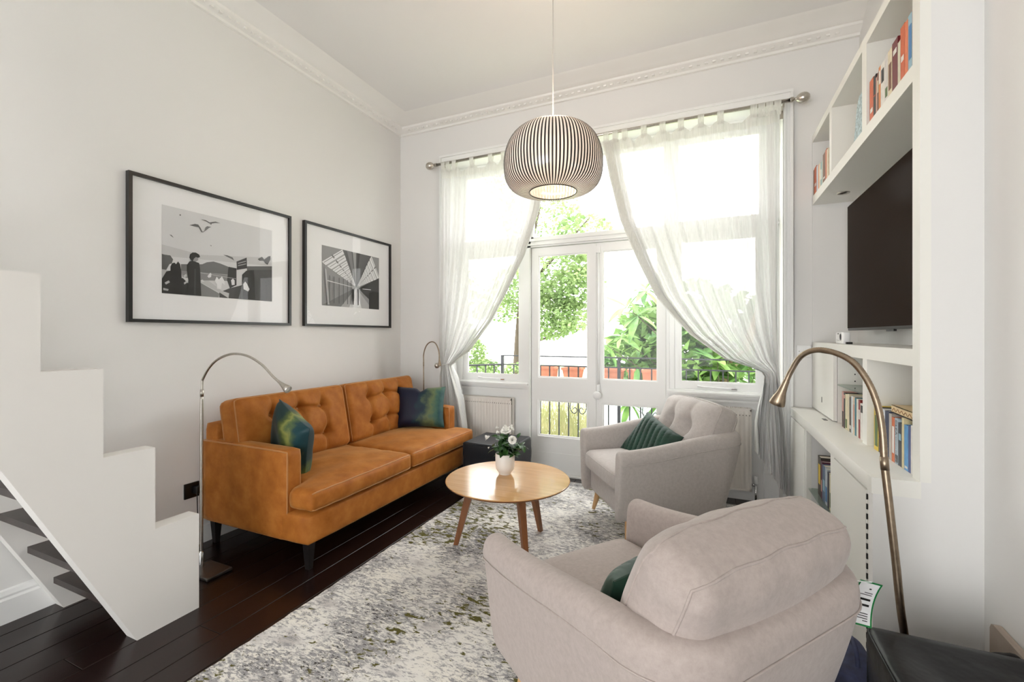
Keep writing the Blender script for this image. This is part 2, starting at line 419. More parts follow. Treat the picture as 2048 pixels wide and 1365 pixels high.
# cornice: swept profile, with a run of small plaster leaves
prof = [(0, 3.345), (.018, 3.347), (.026, 3.362), (.05, 3.372), (.078, 3.392), (.082, 3.408), (.10, 3.412), (.118, 3.424), (.16, 3.442), (.22, 3.452), (.24, ZC)]
rows = [[(XL + p, YN, z), (XL + p, YB - p, z), (XA, YB - p, z)] for p, z in prof]
co = struct(obj('trim_1', G().grid(rows), M['cornice'], smooth=True, angle=35), 'white plaster cornice running round the ceiling')
g0 = G()
for k in range(90):
    y = YB - .14 - k * .055
    if y < .6: break
    g0.box(XL + .03, XL + .062, y, y + .022, 3.368, 3.394)
for k in range(66):
    x = XL + .14 + k * .055
    if x > XA - .03: break
    g0.box(x, x + .022, YB - .060, YB - .03, 3.368, 3.392)
o = obj('leaf_moulding', g0, M['cornice'], co); o['kind'] = 'stuff'
# floor: sub-floor and single boards
fl = struct(obj('floor', G().box(XL, XA, YN, YB + .29, -.06, -.012), M['gap']))
bm_cache = {}
def board(x0, x1, y0, y1):
    key = (round(x1 - x0, 4), round(y1 - y0, 4)); 
    if key not in bm_cache:
        bm_cache[key] = mesh('floor_board', G().box(-(x1 - x0) / 2, (x1 - x0) / 2, -(y1 - y0) / 2, (y1 - y0) / 2, -.014, 0, .0015, 1), M['floor'])
    o = bpy.data.objects.new('floor_board', bm_cache[key]); COL.objects.link(o); o.parent = fl
    o.location = Vector(((x0 + x1) / 2, (y0 + y1) / 2, 0)) - fl.location
x = -2.93 + .0; PW = .1425; kk = 0
xs = [-2.9325 + i * PW for i in range(0, 28)]
for i, x0 in enumerate(xs):
    a, b = max(x0, XL), min(x0 + PW - .003, XA)
    if b - a < .02: continue
    cuts = [YN, [.1, 1.25, .55, 1.58, .9][i % 5], [2.3, 3.0, 2.65, 3.3, 2.05][i % 5], YB + .28]
    for y0, y1 in zip(cuts, cuts[1:]): board(a, b, y0 + .0008, y1 - .0008)
# skirting
bp = [(0, 0), (.022, 0), (.022, .105), (.016, .115), (.018, .125), (.010, .145), (0, .15)]
g = G().prism([(XL + a, b) for a, b in bp], YN, YB, 'y'); struct(obj('baseboard_left', g, M['gloss']))
g = G().prism([(YB - a, b) for a, b in bp], XL, -2.35, 'x'); struct(obj('baseboard_back', g, M['gloss']))

# architrave round the opening
def arch(name, boxes):
    g = G()
    for b in boxes: g.box(*b)
    return struct(obj(name, g, M['gloss']))
arch('trim_2', [(-2.415, -2.35, YB - .022, YB, 0, 3.0), (-2.415, -2.398, YB - .034, YB, 0, 3.06), (-2.37, -2.35, YB - .03, YB, 0, 2.985)])
arch('trim_3', [(.50, .56, YB - .022, YB, 0, 3.0), (.543, .56, YB - .034, YB, 0, 3.06), (.50, .516, YB - .03, YB, 0, 2.985), (.524, .534, YB - .028, YB, 0, 3.0)])
arch('trim_4', [(-2.415, .56, YB - .022, YB, 3.0, 3.062), (-2.415, .56, YB - .038, YB, 3.043, 3.062), (-2.36, .51, YB - .03, YB, 2.985, 3.005)])

# ------------------------------------------------------------------ windows and french doors
YF = 3.95
def glazing(parent, x0, x1, z0, z1, y):
    return obj('pane', G().add([(x0, y, z0), (x1, y, z0), (x1, y, z1), (x0, y, z1)], [(0, 1, 2, 3)]), M['glass'], parent, fix=False)
def bead(parent, x0, x1, z0, z1, y, w=.012, name='glazing_bead'):
    g = G().box(x0 - w, x1 + w, y - .008, y, z1, z1 + w).box(x0 - w, x1 + w, y - .008, y, z0 - w, z0).box(x0 - w, x0, y - .008, y, z0, z1).box(x1, x1 + w, y - .008, y, z0, z1)
    return obj(name, g, M['gloss'], parent)
# posts, transom and head
g = G().box(-1.622, -1.541, YF - .02, YF + .09, 0, 2.985).box(-1.566, -1.545, YF - .035, YF, 0, 2.13)
struct(obj('trim_5', g, M['gloss']))
g = G().box(-.318, -.252, YF - .02, YF + .09, 0, 2.985).box(-.312, -.292, YF - .035, YF, 0, 2.13)
struct(obj('trim_6', g, M['gloss']))
g = G().box(-2.35, .50, YF - .02, YF + .09, 2.135, 2.215).box(-2.35, .50, YF - .045, YF, 2.15, 2.165).box(-2.35, .50, YF - .035, YF, 2.19, 2.215)
struct(obj('trim_7', g, M['gloss']))
g = G().box(-2.35, .50, YF - .02, YF + .09, 2.93, 3.0).box(-2.35, -2.29, YF - .02, YF + .09, 0, 2.95).box(.40, .50, YF - .02, YF + .09, 0, 2.95)
struct(obj('trim_8', g, M['gloss']))
def leaf(name, x0, x1, lab):
    d = struct(obj(name, G().box(x0, x0 + .067, YF, YF + .045, 0.012, 2.13).box(x1 - .067, x1, YF, YF + .045, 0.012, 2.13)
        .box(x0 + .067, x1 - .067, YF, YF + .045, 2.055, 2.13).box(x0 + .067, x1 - .067, YF, YF + .045, .688, .90)
        .box(x0 + .067, x1 - .067, YF, YF + .045, .012, .35), M['gloss']), lab)
    gl = (x0 + .067, x1 - .067)
    glazing(d, gl[0], gl[1], .90, 2.055, YF + .025); bead(d, gl[0] + .01, gl[1] - .01, .912, 2.043, YF + .022)
    glazing(d, gl[0], gl[1], .35, .688, YF + .025); bead(d, gl[0] + .012, gl[1] - .012, .362, .676, YF + .018); bead(d, gl[0] - .004, gl[1] + .004, .346, .692, YF + .002, .008)
    bx('kick_board', x0 + .06, x1 - .06, YF - .006, YF, .02, .20, M['gloss'], d)
    return d
leaf('door_1', -1.537, -.928, 'white half-glazed french door leaf without the bolt')
d2 = leaf('door_2', -.924, -.322, 'white half-glazed french door leaf carrying the bolt rod')
g = G().box(-.932, -.915, YF - .012, YF, .012, 2.12); obj('cover_strip', g, M['gloss'], d2)
bolt = obj('bolt_rod', G().tube([(-.893, YF - .02, .80), (-.893, YF - .02, 2.10)], .009, 10), M['plast'], d2, smooth=True)
obj('bolt_guide', G().box(-.912, -.874, YF - .03, YF, 2.035, 2.10, .004).box(-.908, -.878, YF - .03, YF, .80, .86, .004), M['plast'], bolt)
obj('bolt_knob', G().lathe([(.006, 0), (.012, .0), (.014, .02), (.008, .028), (.012, .034), (.030, .040), (.038, .052), (.034, .064), (.018, .07), (.001, .071)], 20).map(lambda p: Vector((-.897 + p.x, YF - p.z, .765 + p.y))), M['plast'], d2, smooth=True)
obj('escutcheon', G().box(-.905, -.888, YF - .004, YF, .66, .70, .002), M['gloss'], d2)
def casement(name, x0, x1, lab, stay):
    w = struct(obj(name, G().box(x0, x0 + .045, YF, YF + .04, .852, 2.135).box(x1 - .045, x1, YF, YF + .04, .852, 2.135)
        .box(x0 + .045, x1 - .045, YF, YF + .04, .852, .912).box(x0 + .045, x1 - .045, YF, YF + .04, 2.08, 2.135), M['gloss']), lab)
    glazing(w, x0 + .045, x1 - .045, .912, 2.08, YF + .02); bead(w, x0 + .055, x1 - .055, .922, 2.07, YF + .016, .01)
    cx = (x0 + x1) / 2
    st = obj('casement_stay', G().tube([(cx - .15, YF - .012, .882), (cx - .1, YF - .018, .877), (cx + .12, YF - .018, .872)], [.010, .006, .006], 8), M['plast'], w, smooth=True)
    obj('stay_peg', G().box(cx + .10, cx + .14, YF - .026, YF, .862, .874, .002), M['chrome'], st)
    bx('hinge', x0 + .004, x0 + .016, YF - .006, YF + .002, 1.20, 1.29, M['plast'], w)
    return w
casement('window_1', -2.29, -1.622, 'white side casement window beside the sofa corner', -1)
casement('window_2', -.252, .40, 'white side casement window beside the built-in bookcase', 1)
w3 = struct(obj('window_3', G().box(-1.541, -.318, YF, YF + .04, 2.215, 2.235).box(-1.541, -.318, YF, YF + .04, 2.91, 2.93).box(-1.541, -1.52, YF, YF + .04, 2.215, 2.93).box(-.338, -.318, YF, YF + .04, 2.215, 2.93), M['gloss']), 'fixed transom light above the french doors')
glazing(w3, -1.52, -.338, 2.235, 2.91, YF + .02)
for nm, x0, x1 in (('window_4', -2.29, -1.622), ('window_5', -.252, .40)):
    w = struct(obj(nm, G().box(x0, x1, YF, YF + .04, 2.215, 2.25).box(x0, x1, YF, YF + .04, 2.895, 2.93).box(x0, x0 + .03, YF, YF + .04, 2.215, 2.93).box(x1 - .03, x1, YF, YF + .04, 2.215, 2.93), M['gloss']))
    glazing(w, x0 + .03, x1 - .03, 2.25, 2.895, YF + .02)
# sills and panels below the side windows
for nm, x0, x1 in (('trim_9', -2.35, -1.56), ('trim_10', -.312, .50)):
    g = G().box(x0, x1, YF - .04, YF + .05, .80, .852).box(x0, x1, YF - .062, YF, .822, .838)
    g.box(x0, x1, YF - .008, YF + .05, 0, .80)
    g.box(x0, x1, YF - .028, YF, .765, .783).box(x1 - .032 if x0 < -1 else x0, x1 if x0 < -1 else x0 + .03, YF - .028, YF, 0, .765)
    struct(obj(nm, g, M['gloss']))
g = G().box(-1.56, -.30, YF - .05, YF + .09, -.012, .012); struct(obj('trim_11', g, M['gloss']), 'white threshold under the french doors')

# ------------------------------------------------------------------ outside: balcony, railing, garden
struct(obj('ground', G().box(-40, 40, 4.3, 60, -3.0, -2.9), M['lawn']))
struct(obj('balcony', G().box(-3.6, 2.4, 4.02, 5.45, -.3, -.06), M['stone']), 'pale stone balcony slab outside the doors')
YR = 5.22
rl = thing('balcony_railing', 'black iron balcony railing with scroll ornaments outside the doors', 'railing', (-.8, YR, -.06))
obj('top_rail', G().box(-2.44, 2.2, YR - .012, YR + .012, 1.03, 1.045), M['black'], rl)
obj('mid_rail', G().box(-2.44, 2.2, YR - .012, YR + .012, .915, .93), M['black'], rl)
obj('bottom_rail', G().box(-2.44, 2.2, YR - .012, YR + .012, .04, .055), M['black'], rl)
obj('return_rail', G().tube([(-2.438, YR, .922), (-2.75, YR - .35, .922), (-3.1, 4.2, .922)], .012, 6), M['black'], rl)
bar = None
def dupbar(me, x, y, par):
    o = bpy.data.objects.new('baluster', me); COL.objects.link(o); o.parent = par; o.location = Vector((x, y, 0)) - Vector((-.8, YR, -.06))
bme = mesh('baluster', G().box(-.007, .007, -.007, .007, .05, .92), M['black'])
pme = mesh('post', G().box(-.017, .017, -.017, .017, -.06, 1.045), M['black'])
for i in range(-11, 25):
    x = -.942 + i * .1215
    if i in (0, 13) or x < -2.42: continue
    dupbar(bme, x, YR, rl)
for (a, b) in ((.25, 0), (.5, 0), (.75, 0)):
    dupbar(bme, -2.438 - .312 * a, YR - .35 * a, rl); 
for a in (0.1, .3, .5, .7): dupbar(bme, -2.75 - .35 * a, YR - .35 - .67 * a, rl)
for x in (-2.438, -.942, .6375): dupbar(pme, x, YR, rl)
def scroll(cx):
    for s in (-1, 1):
        P = [(cx + s * .01, .62), (cx + s * .05, .58), (cx + s * .09, .50), (cx + s * .10, .42), (cx + s * .07, .36), (cx + s * .03, .36), (cx + s * .015, .40), (cx + s * .04, .425), (cx + s * .06, .405)]
        Q = [(cx, .63), (cx + s * .03, .60), (cx + s * .06, .585), (cx + s * .085, .60), (cx + s * .088, .63), (cx + s * .065, .64), (cx + s * .058, .62)]
        obj('scroll', G().tube(smooth_path([(a, YR - .006, b) for a, b in P], 5), .0055, 6), M['black'], rl, smooth=True)
        obj('scroll', G().tube(smooth_path([(a, YR - .006, b) for a, b in Q], 5), .005, 6), M['black'], rl, smooth=True)
    obj('scroll_collar', G().box(cx - .014, cx + .014, YR - .015, YR + .012, .60, .64), M['black'], rl)
for cx in (-1.428, -.5775, .273): scroll(cx)
# terracotta planters behind the railing
def planter(x0, x1, lab, zt=.90, tap=.03):
    t = thing('trough_planter' if x1 - x0 > .3 else 'flower_pot', lab, 'planter', ((x0 + x1) / 2, YR + .17, .62), group='terracotta planters on the balcony edge')
    y0, y1 = YR + .06, YR + .28; h = []
    for z, i in ((.62, tap), (zt - .03, .008), (zt - .03, -.004), (zt, -.004), (zt, .012), (zt - .05, .02)):
        h.append([(x0 + i, y0 + i, z), (x1 - i, y0 + i, z), (x1 - i, y1 - i, z), (x0 + i, y1 - i, z)])
    g = G().grid(h, closed=True); n = len(g.v); g.add(h[0], [(3, 2, 1, 0)]); obj('pot_body', g, M['terra'], t)
    obj('soil', G().box(x0 + .02, x1 - .02, y0 + .02, y1 - .02, zt - .05, zt - .04), M['soil'], t)
    bx('bracket', x0 + .03, x1 - .03, YR + .01, y1, .606, .62, M['black'], t)
    return t
planter(-2.02, -1.76, 'squat terracotta flower pot outside the side window')
planter(-1.66, -1.42, 'terracotta flower pot beside the door post', tap=.05)
planter(-1.25, -.92, 'terracotta trough planter behind the plain door leaf')
planter(-.86, -.80, 'narrow terracotta pot between the two door leaves')
planter(-.70, -.30, 'long terracotta trough planter behind the bolted door leaf')

def leafshape(L, w, n=5, fold=.25, curl=.25):
    g = G(); rows = []
    for i in range(n + 1):
        t = i / n; ww = w * math.sin(math.pi * min(1, t * .96 + .02)) ** .7 * (1 - .15 * t); z = -curl * L * t * t
        rows.append([(-ww, t * L, z + fold * ww), (0, t * L, z), (ww, t * L, z + fold * ww)])
    g.grid(rows); return g
def orient(p, d, roll=0, s=1):
    """matrix placing a leaf (along +Y) at p pointing along d"""
    d = Vector(d).normalized(); z = Vector((0, 0, 1)); xax = d.cross(z)
    if xax.length < 1e-3: xax = Vector((1, 0, 0))
    xax.normalize(); zz = xax.cross(d); m = Matrix((xax, d, zz)).transposed().to_4x4()
    return Matrix.Translation(Vector(p)) @ m @ Matrix.Rotation(roll, 4, 'Y') @ Matrix.Scale(s, 4)
def cloud_foliage(name, parent, blobs, n, size, mat, rnd):
    g = G(); tot = sum(b[4] for b in blobs)
    for cx, cy, cz, r, wgt in blobs:
        for k in range(int(n * wgt / tot)):
            while True:
                q = Vector((rnd.uniform(-1, 1), rnd.uniform(-1, 1), rnd.uniform(-1, 1)))
                if q.length < 1: break
            q = q.normalized() * (q.length ** .5)
            p = Vector((cx, cy, cz)) + Vector((q.x * r, q.y * r, q.z * r * .8))
            d = Vector((rnd.uniform(-1, 1), rnd.uniform(-1, 1), rnd.uniform(-.8, .5))); m = orient(p, d, rnd.uniform(-1, 1), rnd.uniform(.7, 1.3))
            s = size; v = [m @ Vector(c) for c in ((0, 0, 0), (s * .42, s * .5, .1 * s), (0, s, -.1 * s), (-s * .42, s * .5, .1 * s))]
            g.add(v, [(0, 1, 2, 3)])
    o = obj(name, g, mat, parent, fix=False); o['kind'] = 'stuff'; return o
rnd = random.Random(3)
def tree(name, label, base, trunk, branches, blobs, n, size, mat, bark, r0=.12):
    t = thing(name, label, 'tree', base, group='trees beyond the balcony')
    k = len(trunk); obj('trunk', G().tube(smooth_path(trunk, 4), [r0 * (1 - .6 * i / (4 * (k - 1))) for i in range(4 * (k - 1) + 1)], 8), bark, t, smooth=True)
    for b in branches:
        m = 4 * (len(b) - 1) + 1; obj('branch', G().tube(smooth_path(b, 4), [r0 * .4 * (1 - .8 * i / m) for i in range(m)], 6), bark, t, smooth=True)
    cloud_foliage('foliage', t, blobs, n, size, mat, rnd); return t
tree('feathery_tree', 'tall light green tree with fine leaves seen through the plain door leaf', (-4.2, 9.6, -2.9),
     [(-4.2, 9.6, -2.95), (-4.1, 9.5, 0), (-3.9, 9.4, 2.2), (-3.4, 9.2, 4.2)],
     [[(-4.0, 9.45, 1.4), (-3.3, 9.2, 2.0), (-2.4, 9.0, 2.5)], [(-3.8, 9.4, 2.4), (-3.0, 9.1, 3.0), (-2.2, 8.9, 3.7)], [(-4.1, 9.5, .9), (-3.4, 9.3, 1.2), (-2.9, 9.2, 1.3)]],
     [(-3.1, 9.0, 1.7, .62, 2.2), (-2.45, 8.8, 2.3, .55, 1.3), (-3.0, 9.0, 2.7, .8, 2), (-2.3, 8.8, 3.3, .6, 1.0), (-3.4, 9.2, 3.9, .9, 1.6), (-2.6, 8.8, 1.7, .45, .8), (-3.9, 9.4, 2.4, .7, 1.6), (-4.5, 9.6, 2.1, .6, .8), (-3.9, 9.3, 4.9, .8, .7)],
     11000, .085, M['leafA'], M['barkd'])
tree('garden_tree', 'smaller green tree standing outside the sofa-side window', (-5.6, 8.6, -2.9),
     [(-5.6, 8.6, -2.95), (-5.5, 8.5, -.6), (-5.2, 8.3, 1.1)], [[(-5.4, 8.4, .4), (-4.9, 8.2, .8), (-4.5, 8.0, .9)]],
     [(-4.55, 8.0, .95, .40, 1), (-4.1, 7.9, .60, .3, .6), (-5.0, 8.2, 1.4, .5, 1), (-3.3, 7.6, .55, .28, .5), (-5.1, 8.3, 2.4, .55, .7), (-4.3, 8.0, 1.9, .35, .5)],
     3600, .08, M['leafA'], M['barkd'], .08)
# broad-leaved shrub: single leaves are parts
sh = thing('rhododendron', 'broad leaved evergreen shrub behind the bolted door leaf', 'shrub', (-.1, 6.6, -2.9))
obj('trunk', G().tube(smooth_path([(.35, 6.9, -2.95), (.15, 6.7, -.6), (.22, 6.5, .7), (.45, 6.45, 1.15), (.62, 6.4, 1.7)], 5), [.085 - .0022 * i for i in range(21)], 8), M['bark'], sh, smooth=True)
tips = []
rr = random.Random(11)
lm = [mesh('leaf', leafshape(.30, .048, 5, .2, c), M['leafB']) for c in (.1, .3, .5)]
inv = FRAME[sh.name]
cent = []
for k in range(35):
    while True:
        px = rr.uniform(-1.25, 1.0); pz = rr.uniform(.2, 2.05); py = rr.uniform(5.75, 6.7)
        if pz < 2.15 - .35 * abs(px + .15) ** 1.5 and all((Vector((px, py, pz)) - q).length > .2 for q in cent): break
    cent.append(Vector((px, py, pz)))
for q in cent:
    b0 = Vector((.22 + .3 * (q.x - .22), 6.6, max(-.2, q.z - .7)))
    obj('branch', G().tube(smooth_path([b0, (b0 + q) / 2 + Vector((0, 0, -.05)), q], 4), [.012 - .0011 * i for i in range(9)], 5), M['barkd'], sh, smooth=True)
    ax = Vector((rr.uniform(-.4, .4), rr.uniform(-.8, -.1), 1)).normalized()
    for j in range(8):
        a = 2 * math.pi * j / 8 + rr.uniform(-.3, .3); e = rr.uniform(-.35, .65)
        u = ax.cross(Vector((0, 1, .2))).normalized(); w = ax.cross(u)
        d = (u * math.cos(a) + w * math.sin(a)) * math.cos(e) + ax * math.sin(e)
        o = bpy.data.objects.new('leaf', rr.choice(lm)); COL.objects.link(o); o.parent = sh
        o.matrix_local = inv @ orient(q + d * .01, d, rr.uniform(-.4, .4), rr.uniform(.7, 1.25))
cloud_foliage('inner_foliage', sh, [(-.3, 6.8, 1.0, .75, 2), (.4, 6.9, .7, .7, 1.4), (-1.0, 6.8, .9, .55, 1.1), (-.2, 6.9, 1.75, .45, .8), (-.8, 6.9, 1.45, .4, .6), (.4, 6.9, 1.5, .45, .7)], 2600, .17, M['leafB'], rr)
hd = thing('hedge_bush', 'dark twiggy bush far behind the bookcase-side window', 'bush', (1.6, 10.9, -2.9))
cloud_foliage('foliage', hd, [(1.6, 10.8, .6, .9, 2), (3.0, 10.9, .3, 1, 2), (.6, 10.8, .3, .8, 1)], 1500, .12, M['leafD'], rr)
obj('stem', G().tube([(1.6, 10.9, -2.95), (1.5, 10.8, .3)], [.08, .03], 7), M['barkd'], hd, smooth=True)
dg = thing('ornamental_grass', 'straw coloured feathery grass clump behind the railing bars', 'grass clump', (-2.0, 5.9, -2.9))
g = G()
for k in range(1600):
    x = rr.uniform(-2.5, -1.5); y = rr.uniform(5.6, 6.3); z0 = rr.uniform(-.9, .1); L = rr.uniform(.3, .7); dx = rr.uniform(-.2, .2); w = .006
    g.add([(x - w, y, z0), (x + w, y, z0), (x + dx, y + rr.uniform(-.1, .1), min(.68, z0 + L))], [(0, 1, 2)])
o = obj('blades', g, M['straw'], dg, fix=False); o['kind'] = 'stuff'
obj('root_ball', G().sphere((-2.0, 5.95, -1.9), .7, 12, 8, 1.45), M['soil'], dg)
bin_ = thing('garden_shed', 'pale aqua painted shed below the balcony', 'shed', (.1, 7.2, -2.9))
obj('shed_wall', G().box(-2.0, 1.1, 7.85, 8.9, -2.92, .22), M['aqua'], bin_)
obj('shed_roof', G().prism([(7.8, .2), (9.0, .2), (8.4, .36)], -2.05, 1.15, 'x'), M['render'], bin_)

# ------------------------------------------------------------------ stairs with stepped parapet
st = thing('staircase', 'steep white staircase with stepped parapet and dark treads', 'staircase', (-2.55, 1.1, 0))
top = [(1.331, 0.0)]; y, z = 1.331, .448
for k in range(6): top += [(y, z), (y - .183, z)]; y -= .183; z += .359
poly = top + [(y, z), (.05, z), (.05, .839 + (.681 - .05) * 2.1), (1.08, 0.0)]
obj('parapet', G().prism(poly, -2.298, -2.22, 'x'), M['stairw'], st)
for k in range(9):
    yr = 1.034 - .0875 * k; zt = .163 + .1815 * k
    bx('tread', -2.81, -2.298, yr, yr + .20, zt - .028, zt, M['tread'], st)
obj('string_board', G().prism([(1.40, 0), (1.07, 0), (.05, 2.13), (.05, 2.82)], -2.888, -2.81, 'x'), M['stairw'], st)

# ------------------------------------------------------------------ pictures on the left wall
def shade(v): 
    k = 'grey%03d' % int(v * 100)
    if k not in M: M[k] = plain('print_' + k, (v, v, v * 1.02), .7)
    return M[k]
def picture(name, label, y0, y1, z0, z1, py0, py1, pz0, pz1, bg, polys, group):
    t = thing(name, label, 'picture', (XL, (y0 + y1) / 2, z0), group=group)
    fx = XL + .032; w = .018
    for nm, b in (('frame_side', (XL + .002, fx, y0, y0 + w, z0, z1)), ('frame_side', (XL + .002, fx, y1 - w, y1, z0, z1)), ('frame_rail', (XL + .002, fx, y0 + w, y1 - w, z0, z0 + w)), ('frame_rail', (XL + .002, fx, y0 + w, y1 - w, z1 - w, z1))):
        bx(nm, *b, M['frameb'], t)
    bx('mount_board', XL + .004, XL + .014, y0 + w, y1 - w, z0 + w, z1 - w, M['mount'], t)
    mats = []; g = G(); x = XL + .0150
    def mi(v):
        m = shade(v)
        if m not in mats: mats.append(m)
        return mats.index(m)
    P = lambda s, tt, x: (x, py0 + (py1 - py0) * max(0, min(1, s)), pz0 + (pz1 - pz0) * max(0, min(1, tt)))
    g.add([P(0, 0, x), P(1, 0, x), P(1, 1, x), P(0, 1, x)], [(0, 1, 2, 3)], mi(bg))
    for i, (v, pl) in enumerate(polys):
        x2 = x + .0001 * (i + 1); g.add([P(a, b, x2) for a, b in pl], [tuple(range(len(pl)))], mi(v))
    obj('photo_print', g, mats, t, fix=False)
    obj('glass', G().add([(fx - .007, y0 + w, z0 + w), (fx - .007, y1 - w, z0 + w), (fx - .007, y1 - w, z1 - w), (fx - .007, y0 + w, z1 - w)], [(0, 1, 2, 3)]), M['glass'], t, fix=False)
    return t
PA = [
 (.55, [(0, .42), (1, .5), (1, .62), (.6, .55), (.3, .5), (0, .55)]),
 (.10, [(0, .442), (.02, .438), (.063, .438), (.084, .397), (.074, .349), (.057, .337), (.033, .267), (0, .269)]),
 (.16, [(.144, .355), (.316, .388), (.357, .421), (.414, .442), (.473, .43), (.549, .403), (.549, .3), (.357, .293), (.144, .279)]),
 (.45, [(0, .27), (.15, .25), (.15, .2), (0, .16)]),
 (.25, [(.144, .279), (.357, .293), (.626, .298), (.626, .231), (.301, .19), (.157, .205)]),
 (.06, [(.466, .064), (.556, .126), (.681, .186), (.681, 0), (.466, 0)]),
 (.07, [(.731, .395), (1, .45), (1, 0), (.816, 0)]),
 (.12, [(.731, .444), (1, .498), (1, .448), (.731, .395)]),
 (.02, [(0, .161), (.033, .25), (.063, .264), (.093, .159), (.157, .196), (.201, .138), (.196, 0), (0, 0)]),
 (.015, [(.063, .31), (.074, .349), (.093, .362), (.106, .347), (.121, .382), (.137, .353), (.147, .26), (.15, .167), (.157, 0), (.057, 0), (.063, .153)]),
 (.5, [(.02, .12), (.05, .15), (.06, .13), (.03, .10)]), (.4, [(.01, .06), (.05, .05), (.045, .03), (.01, .035)]), (.5, [(.165, .14), (.19, .17), (.195, .15), (.17, .12)]), (.55, [(.16, .22), (.185, .25), (.19, .22), (.17, .2)]),
 (.55, [(.301, .192), (.371, .196), (.487, .087), (.556, .064), (.549, 0), (.466, .064), (.306, .163)]),
 (.22, [(.301, .161), (.466, .048), (.459, 0), (.301, 0)]),
 (.03, [(.549, .403), (.626, .397), (.626, .178), (.563, .128), (.537, .227)]),
 (.035, [(.681, .324), (.723, .384), (.803, .409), (.816, 0), (.681, 0)]),
 (.05, [(.626, .486), (.727, .56), (.731, .417), (.63, .378)]),
 (.4, [(.64, .47), (.72, .515), (.72, .505), (.64, .46)]), (.4, [(.64, .44), (.72, .48), (.72, .47), (.64, .43)]),
 (.6, [(.30, .285), (.62, .262), (.62, .258), (.30, .280)]),
 (.02, [(.189, .353), (.209, .399), (.234, .415), (.289, .397), (.297, .326), (.307, 0), (.191, 0), (.201, .174), (.189, .287)]),
 (.05, [(.25, .32), (.262, .32), (.262, .01), (.245, .01)]),
 (.30, [(.239, .45), (.281, .469), (.281, .43), (.261, .407), (.241, .411)]),
 (.015, [(.209, .444), (.214, .483), (.234, .512), (.261, .517), (.289, .5), (.297, .471), (.281, .459), (.261, .463), (.245, .44), (.235, .40), (.22, .42)]),
 (.12, [(.209, .829), (.254, .859), (.281, .86), (.301, .824), (.316, .783), (.323, .779), (.306, .777), (.284, .828), (.251, .828)]),
 (.20, [(.316, .783), (.33, .793), (.343, .845), (.357, .864), (.393, .866), (.371, .845), (.35, .814), (.323, .779)]),
 (.15, [(.306, .932), (.343, .934), (.379, .917), (.39, .904), (.376, .905), (.343, .922)]), (.15, [(.379, .917), (.39, .924), (.429, .944), (.474, .936), (.429, .926), (.397, .909), (.39, .888)]),
 (.15, [(.499, .545), (.54, .547), (.587, .531), (.603, .492), (.579, .508), (.533, .529)]),
 (.06, [(.841, .564), (.886, .607), (.911, .574), (.957, .628), (.98, .638), (.98, .587), (.947, .508), (.92, .525), (.903, .554), (.859, .547)]),
 (.15, [(.054, .674), (.069, .674), (.087, .647), (.074, .653)]), (.1, [(.13, .93), (.14, .935), (.142, .92), (.132, .915)]), (.15, [(.38, .64), (.395, .635), (.39, .625)]),
 (.75, [(.357, .248), (.383, .297), (.393, .285), (.39, .244), (.369, .231)]),
 (.8, [(.459, .225), (.487, .269), (.51, .213), (.514, .163), (.487, .188), (.48, .107), (.44, .107), (.443, .163), (.421, .2), (.44, .258)]),
 (.75, [(.571, .233), (.59, .258), (.606, .236), (.606, .18), (.579, .171)]), (.7, [(.69, .202), (.71, .238), (.727, .213), (.754, .141), (.74, .109), (.694, .134)]), (.7, [(.301, .19), (.316, .202), (.333, .178), (.309, .167)]),
]
picture('framed_photograph', 'black framed photograph of gulls flying round people on a quay', 1.362, 2.392, 1.373, 2.2, 1.53, 2.24, 1.545, 2.06, .66, PA, 'framed photographs over the sofa')
V = (.56, .37); PB = []
PB.append((.30, [(0, .62), (0, 0), (.52, .36)])); PB.append((.20, [(0, 0), (.35, 0), (V[0], V[1])]))
PB.append((.05, [(1, .62), (1, 0), (.6, .36)])); PB.append((.45, [(.30, 0), (.86, 0), V])); PB.append((.7, [(.44, 0), (.66, 0), V]))
PB.append((.015, [(.80, .30), (.88, .34), (1, .33), (1, 0), (.80, 0)]))
PB.append((.12, [(.33, 1), (.86, 1), V])); PB.append((.22, [(.40, 1), (.48, 1), (.54, .4)])); PB.append((.35, [(.50, 1), (.56, 1), (.555, .4)])); PB.append((.06, [(.58, 1), (.63, 1), (.565, .4)]))
def lerp(a, b, t): return (a[0] + (b[0] - a[0]) * t, a[1] + (b[1] - a[1]) * t)
for (a, b, lit) in (((-.02, .72), (.32, 1.02), .72), ((1.02, .62), (.84, 1.02), .72)):
    PB.append((.40, [a, b, V]))
    t0 = 0.0; k = 0
    while t0 < .93:
        t1 = t0 + .17 * (1 - t0)
        p = [lerp(a, V, t0), lerp(b, V, t0), lerp(b, V, t1 - .035 * (1 - t0)), lerp(a, V, t1 - .035 * (1 - t0))]
        PB.append((.8 if k % 1 == 0 else .6, p)); 
        mid = lambda u, t: lerp(lerp(a, b, u), V, t)
        PB.append((.25, [mid(.05, t0 + .05 * (1 - t0)), mid(.95, t0 + .05 * (1 - t0)), mid(.95, t0 + .065 * (1 - t0)), mid(.05, t0 + .065 * (1 - t0))]))
        PB.append((.2, [mid(.47, t0), mid(.53, t0), mid(.53, t0 + .1 * (1 - t0)), mid(.47, t0 + .1 * (1 - t0))]))
        t0 = t1; k += 1
for s in (.10, .17, .25, .32, .39, .45): PB.append((.12, [(s, .05), (s + .012, .05), (s + .010, .52 - .1 * s), (s, .52 - .1 * s)]))
PB.append((.45, [(.03, .62), (.055, .6), (.10, .02), (.075, .02)])); PB.append((.75, [(.07, .425), (.5, .365), (.5, .358), (.07, .41)])); PB.append((.8, [(.66, .36), (.82, .365), (.82, .355), (.66, .35)]))
